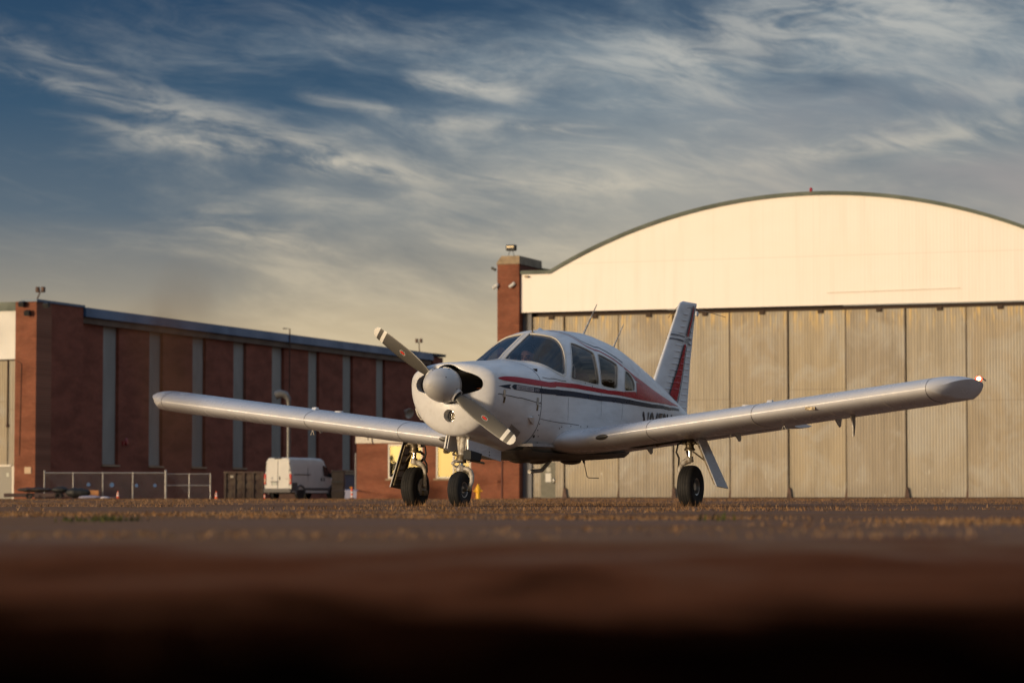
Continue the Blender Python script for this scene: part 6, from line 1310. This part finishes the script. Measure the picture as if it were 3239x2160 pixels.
for s_ in (-1, 1):
    b.ellip((HXc + .005, HY + s_ * .078, zc - .012), (.022, .010, .032)); b.tube([(HXc - .085, HY + s_ * .012, zc + .022), (HXc - .080, HY + s_ * .05, zc + .022)], .010, 8)   # ears, brow
b.tube([(HXc - .082, HY - .022, zc - .078), (HXc - .092, HY, zc - .077), (HXc - .082, HY + .022, zc - .078)], .008, 8)                                          # lips
b.tube([(HXc + .02, HY, zc - .08), (HXc + .05, HY, zc - .20)], [.055, .062], 14)                                                                              # neck
sh_z = zc - .24; hip = (2.0, HY, .93)
b.tube([(HXc + .06, HY, sh_z + .04), (HXc + .07, HY, sh_z - .08), (HXc + .06, HY, sh_z - .25), hip], [.10, .15, .145, .15], 18, squash=1.0)
yk = .28
for s_ in (-1, 1):
    S_ = (HXc + .06, HY + s_ * .19, sh_z - .01); E_ = (HXc - .12, HY + s_ * .23, sh_z - .27); H_ = (1.545, yk + s_ * .115, 1.225)
    b.tube([(HXc + .06, HY + s_ * .08, sh_z + .02), S_, tuple((Vector(S_) * .5 + Vector(E_) * .5)), E_], [.07, .062, .052, .043], 12); b.tube([E_, H_], [.042, .028], 12)
    b.ellip((1.525, yk + s_ * .118, 1.222), (.040, .022, .042))
    for k in range(4):
        z0 = 1.252 - k * .019; L_ = (.036, .042, .038, .030)[k]; b.tube([(1.515, yk + s_ * .120, z0), (1.490, yk + s_ * .130, z0), (1.480, yk + s_ * .112, z0 - .002), (1.490, yk + s_ * (.112 - L_ * .4), z0 - .003)], [.0095, .009, .0085, .007], 8)
    b.tube([(1.53, yk + s_ * .105, 1.245), (1.51, yk + s_ * .090, 1.262), (1.490, yk + s_ * .092, 1.272)], [.011, .010, .008], 8)
    K_ = (1.62, HY + s_ * .15, .96); b.tube([(2.0, HY + s_ * .09, .93), K_], [.085, .062], 12); b.tube([K_, (1.45, HY + s_ * .14, .70)], [.058, .04], 12); b.tube([(1.46, HY + s_ * .14, .68), (1.30, HY + s_ * .14, .665)], [.04, .03], 10)
body = fuse(b, 'body', M['skin'], person, .008, 4)
c = MB(); c.tube([(HXc + .05, HY, sh_z + .065), (HXc + .065, HY, sh_z + .02), (HXc + .07, HY, sh_z - .08), (HXc + .06, HY, sh_z - .25), hip], [.075, .12, .165, .16, .165], 18)
for s_ in (-1, 1):
    S_ = (HXc + .06, HY + s_ * .19, sh_z - .01); E_ = (HXc - .12, HY + s_ * .23, sh_z - .27); H_ = (1.59, yk + s_ * .125, 1.222)
    c.tube([(HXc + .06, HY + s_ * .08, sh_z + .02), S_, tuple((Vector(S_) * .5 + Vector(E_) * .5)), E_, H_], [.082, .076, .064, .056, .040], 12)
fuse(c, 'jacket', M['shirt'], person, .012, 4)
c = MB()
for s_ in (-1, 1): K_ = (1.62, HY + s_ * .15, .96); c.tube([(2.02, HY + s_ * .09, .93), K_, (1.46, HY + s_ * .14, .72)], [.10, .074, .058], 12)
fuse(c, 'trousers', M['trouser'], person, .014, 3)
c = MB(); c.ellip((HXc + .020, HY, zc + .068), (.102, .083, .082)); c.ellip((HXc + .045, HY, zc + .0), (.075, .079, .08)); 
hair = fuse(c, 'hair', M['hair'], person, .008, 2)
for s_ in (-1, 1):
    mb = MB(); mb.ellip((HXc - .086, HY + s_ * .032, zc + .002), (.010, .014, .008), 10, 8); mb.build('eye', mat('eye dark', (.02, .015, .012), .3), person, smooth=60)
    mb = MB(); mb.tube([(HXc - .094, HY + s_ * .014, zc + .021), (HXc - .093, HY + s_ * .035, zc + .026), (HXc - .082, HY + s_ * .054, zc + .020)], .0055, 8); mb.build('eyebrow', M['hair'], person)
mb = MB(); mb.tube([(HXc, HY + .098 * math.cos(q), zc + .02 + .135 * math.sin(q)) for q in np.linspace(0, math.pi, 17)], .011, 8)
hs = mb.build('headset', M['blackplastic'], person, smooth=50)
for s_ in (-1, 1): mb = MB(); mb.ellip((HXc, HY + s_ * .098, zc - .005), (.036, .026, .048)); mb.build('ear_cup', M['blackplastic'], hs, smooth=60)

# ================================================================ dry grass, added foreground bank and woods
def grass_mat(name, stops, scale=2.5):
    m = bpy.data.materials.new(name); m.use_nodes = True; T = NT(m.node_tree); b = T.n['Principled BSDF']; tc = T.node('ShaderNodeTexCoord')
    f = T.noise(tc.outputs['Object'], scale, 3, .6); T.l.new(T.ramp(f, stops), b.inputs['Base Color']); b.inputs['Roughness'].default_value = .8; b.inputs['Specular IOR Level'].default_value = .1
    return m
M['straw'] = grass_mat('dry straw', [(.30, (.12, .058, .028)), (.48, (.23, .128, .062)), (.62, (.33, .20, .105)), (.75, (.16, .088, .045))], 3.0)
M['green'] = grass_mat('green weed', [(.3, (.045, .050, .014)), (.7, (.09, .085, .028))], 9.0)
def patch_noise(x, y, seed=0.0):
    v = 0.0
    for k, (fx_, fy_, a) in enumerate(((.45, .55, 1.0), (1.1, 1.4, .6), (2.7, 2.2, .35))):
        v += a * math.sin(x * fx_ + 1.7 * k + seed) * math.sin(y * fy_ + .9 * k + 2 * seed + .5 * math.sin(x * .3 + seed))
    return v
def blade(V, F, x, y, h, lean, az, w):
    o = len(V); dx, dy = math.cos(az), math.sin(az); px_, py_ = -dy * w / 2, dx * w / 2
    V += [(x - px_, y - py_, 0.0), (x + px_, y + py_, 0.0), (x + dx * lean * .4 - px_ * .7, y + dy * lean * .4 - py_ * .7, h * .62), (x + dx * lean * .4 + px_ * .7, y + dy * lean * .4 + py_ * .7, h * .62), (x + dx * lean, y + dy * lean, h)]
    F += [(o, o + 1, o + 3, o + 2), (o + 2, o + 3, o + 4)]
def grass(name, label, y0, y1, n, hmin, hmax, wid, thr, m_, seed, spread=.07, nb=(4, 9), xlim=None):
    rg = random.Random(seed); V, F = [], []; k = 0; tries = 0
    while k < n and tries < n * 30:
        tries += 1; y = math.sqrt(rg.uniform(y0**2, y1**2)); xm = .21 * y + .6; x = rg.uniform(-xm, xm)
        if xlim and not (xlim[0] < x < xlim[1]): continue
        if patch_noise(x, y, seed * .37) < thr + rg.uniform(-.35, .35): continue
        k += 1; s_ = spread * rg.uniform(.6, 1.6); hh = rg.uniform(hmin, hmax)
        for _ in range(rg.randint(*nb)):
            h = hh * rg.uniform(.45, 1.1); blade(V, F, x + rg.gauss(0, s_), y + rg.gauss(0, s_), h, h * rg.uniform(.1, 1.4), rg.uniform(0, 6.283), wid * rg.uniform(.6, 1.4))
    me = bpy.data.meshes.new(name); me.from_pydata(V, [], F); me.update(); me.materials.append(m_); o = bpy.data.objects.new(name, me); COL.objects.link(o)
    return tag(o, label, 'grass', kind='stuff')
grass('dry_grass', 'dry straw-coloured grass in the cracks of the apron round the wheels', 17, 60, 3200, .010, .042, .007, .80, M['straw'], 3, .10)
grass('dry_grass', 'dry straw-coloured grass fringe in front of the hangars', 60, 164, 3500, .03, .09, .016, .55, M['straw'], 5, .30)
grass('dry_grass', 'band of dry orange-brown grass between the aeroplane and the foreground', 8.5, 17.0, 2000, .006, .026, .005, .50, M['straw'], 8, .07)
grass('dry_grass', 'sparse dry tufts on the blurred foreground asphalt', 6.0, 9.0, 160, .008, .020, .004, .85, M['straw'], 11, .05)
grass('green_weed', 'low green weeds growing in a crack of the apron', 10.2, 10.8, 14, .012, .03, .010, -9, M['green'], 21, .06, (8, 14), (-1.60, -1.49)); grass('green_weed', 'low green weeds on the right-hand side of the apron', 10.6, 11.2, 12, .02, .045, .010, -9, M['green'], 22, .05, (8, 14), (.77, .86))
rg = random.Random(77); V, F = [], []
for (lx, ly) in ((0, 0), (2.168, 1.6), (2.168, -1.6)):
    c_ = np.array([ACX, ACY, 0]) + E1 * lx + E2 * ly
    for _ in range(90):
        a_, r_ = rg.uniform(0, 6.28), rg.uniform(.05, .20); h = rg.uniform(.02, .085); blade(V, F, c_[0] + r_ * math.cos(a_) * 1.2, c_[1] - .12 + r_ * math.sin(a_), h, h * rg.uniform(.1, .9), rg.uniform(0, 6.28), .004)
me = bpy.data.meshes.new('dry_grass'); me.from_pydata(V, [], F); me.materials.append(M['straw']); o = bpy.data.objects.new('dry_grass', me); COL.objects.link(o); tag(o, 'thin dry grass blades standing against the aeroplane tyres', 'grass', kind='stuff')
# bank added to darken the near foreground, its blackness put into the colour
sm_ = bpy.data.materials.new('painted foreground dark'); sm_.use_nodes = True; T = NT(sm_.node_tree); b = T.n['Principled BSDF']; tc = T.node('ShaderNodeTexCoord')
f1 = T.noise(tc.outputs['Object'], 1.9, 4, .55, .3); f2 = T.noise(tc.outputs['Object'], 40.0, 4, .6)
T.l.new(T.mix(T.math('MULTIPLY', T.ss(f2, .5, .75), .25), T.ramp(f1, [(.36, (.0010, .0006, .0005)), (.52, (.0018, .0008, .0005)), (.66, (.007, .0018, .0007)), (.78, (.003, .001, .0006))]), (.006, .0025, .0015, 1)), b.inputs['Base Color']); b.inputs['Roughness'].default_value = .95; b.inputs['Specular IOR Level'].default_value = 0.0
def bank_h(x, y):
    g = lambda c_, s_: math.exp(-((x - c_) / s_)**2)
    r_ = .040 + .008 * g(.02, .06) + .012 * g(.115, .05) + .004 * g(-.10, .03) - .004 * g(-.05, .03) + .0015 * math.sin(x * 61) + .0012 * math.sin(x * 97 + y * 20)
    t = max(0.0, 1 - ((y - .92) / .34)**2); n_ = .003 * math.sin(x * 73 + 7 * y) * math.sin(y * 58 + 3 * x)
    return -.006 + t * (r_ + n_)
mb = MB(); mb.grid([[(x, y, bank_h(x, y)) for x in np.linspace(-.6, .6, 200)] for y in np.linspace(.55, 1.30, 60)])
o = mb.build('added_dark_foreground_bank', sm_, smooth=80); tag(o, kind='structure')
# a few dry seed heads close to the lens, far out of focus
M['seedhead'] = mat('dry seed head', (.10, .045, .016), .9)
for k, (u, v, Y, lean, lab) in enumerate(((575, 900, .98, .012, 'tall dry seed head close to the lens, blurred before the long hangar'), (440, 1000, 1.05, -.02, 'leaning dry seed head close to the lens, blurred by the brick hangar'))):
    p = pix_at(u, v, Y); mb = MB(); n = 9; ctr = lambda t: (-lean * (1 - t) * 2 + .003 * math.sin(3 * t), .01 * t, p[2] * t)
    mb.tube([ctr(t) for t in np.linspace(0, 1, n)], .00018, 5); rg = random.Random(k)
    for j in range(26): t = .66 + .34 * j / 26; c_ = ctr(t); mb.tube([c_, (c_[0] + rg.uniform(-.006, .006), c_[1] + rg.uniform(-.006, .006), c_[2] + .006)], [.0010, .0004], 5)
    o = mb.build('seed_head', M['seedhead'], smooth=60); o.location = (p[0], Y, 0); tag(o, lab, 'grass', 'seed heads near the lens')
# woods beyond the airfield: to the right of the hangar and behind the camera
def woods(name, label, az0, az1, d0, d1, n, h0, h1, seed):
    rg = np.random.default_rng(seed); P, F = [], []; 
    for k in range(n):
        az = R(rg.uniform(az0, az1)); d_ = rg.uniform(d0, d1); h = rg.uniform(h0, h1); cx_, cy_ = d_ * math.sin(az), d_ * math.cos(az); w = h * rg.uniform(.32, .5)
        m = 260; c = rg.normal(0, 1, (m, 3)); c /= np.linalg.norm(c, axis=1, keepdims=True); c *= rg.uniform(.55, 1.0, (m, 1)); c = c * [w, w, h * .46] + [cx_, cy_, h * .54]
        for q in c:
            s_ = rg.uniform(.35, .9); a = rg.normal(0, 1, 3); a /= np.linalg.norm(a); b_ = np.cross(a, rg.normal(0, 1, 3)); b_ /= np.linalg.norm(b_); o_ = len(P)
            P += [tuple(q - a * s_), tuple(q - b_ * s_ * .7), tuple(q + a * s_), tuple(q + b_ * s_ * .7)]; F.append((o_, o_ + 1, o_ + 2, o_ + 3))
    me = bpy.data.meshes.new(name); me.from_pydata(P, [], F); me.update(); me.materials.append(mat('dark foliage', (.030, .036, .014), .8, var=.5, vscale=.3, spec=.1)); o = bpy.data.objects.new(name, me); COL.objects.link(o); return tag(o, label, 'wood', kind='stuff')
woods('far_wood', 'dark wood beyond the right-hand hangar', 17, 100, 135, 180, 110, 10, 15, 1)
woods('far_wood', 'low dark wood far beyond the long brick hangar', -80, -13, 380, 470, 80, 7, 11, 3)
woods('far_wood', 'low dark tree line behind the camera', 120, 300, 300, 380, 130, 6, 10, 2)

# ================================================================ pieces that came out of one builder become parts of their own
def split_islands(o):
    me = o.data; n = len(me.vertices); par = list(range(n))
    def find(i):
        while par[i] != i: par[i] = par[par[i]]; i = par[i]
        return i
    polys = [tuple(p.vertices) for p in me.polygons]
    for p in polys:
        r0 = find(p[0])
        for q in p[1:]: par[find(q)] = r0
    groups = {}
    for p in polys: groups.setdefault(find(p[0]), []).append(p)
    if len(groups) < 2: return
    co = [v.co[:] for v in me.vertices]; first = True; sm_ = bool(me.polygons[0].use_smooth)
    for fs in groups.values():
        used = sorted({i for f in fs for i in f}); rm_ = {i: k for k, i in enumerate(used)}
        m2 = bpy.data.meshes.new(me.name.split('.')[0]); m2.from_pydata([co[i] for i in used], [], [tuple(rm_[i] for i in f) for f in fs]); m2.update()
        if sm_: m2.shade_smooth(); m2.set_sharp_from_angle(angle=R(50))
        for mt in me.materials: m2.materials.append(mt)
        if first: o.data = m2; first = False
        else: c2 = o.copy(); c2.data = m2; COL.objects.link(c2)
SPLIT = {'wing_seam', 'cowling_seam', 'skin_seam', 'firewall_seam', 'dark_arrowhead', 'red_tail_field', 'red_stripe', 'dark_stripe', 'red_roof_line', 'dark_roof_line', 'red_fin_stripe', 'dark_fin_line', 'dark_fin_band', 'brick_wall', 'brick_bay', 'side_walls', 'door_frame', 'leg_web'}
for o in list(COL.objects):
    if o.type == 'MESH' and o.name.split('.')[0] in SPLIT: split_islands(o)
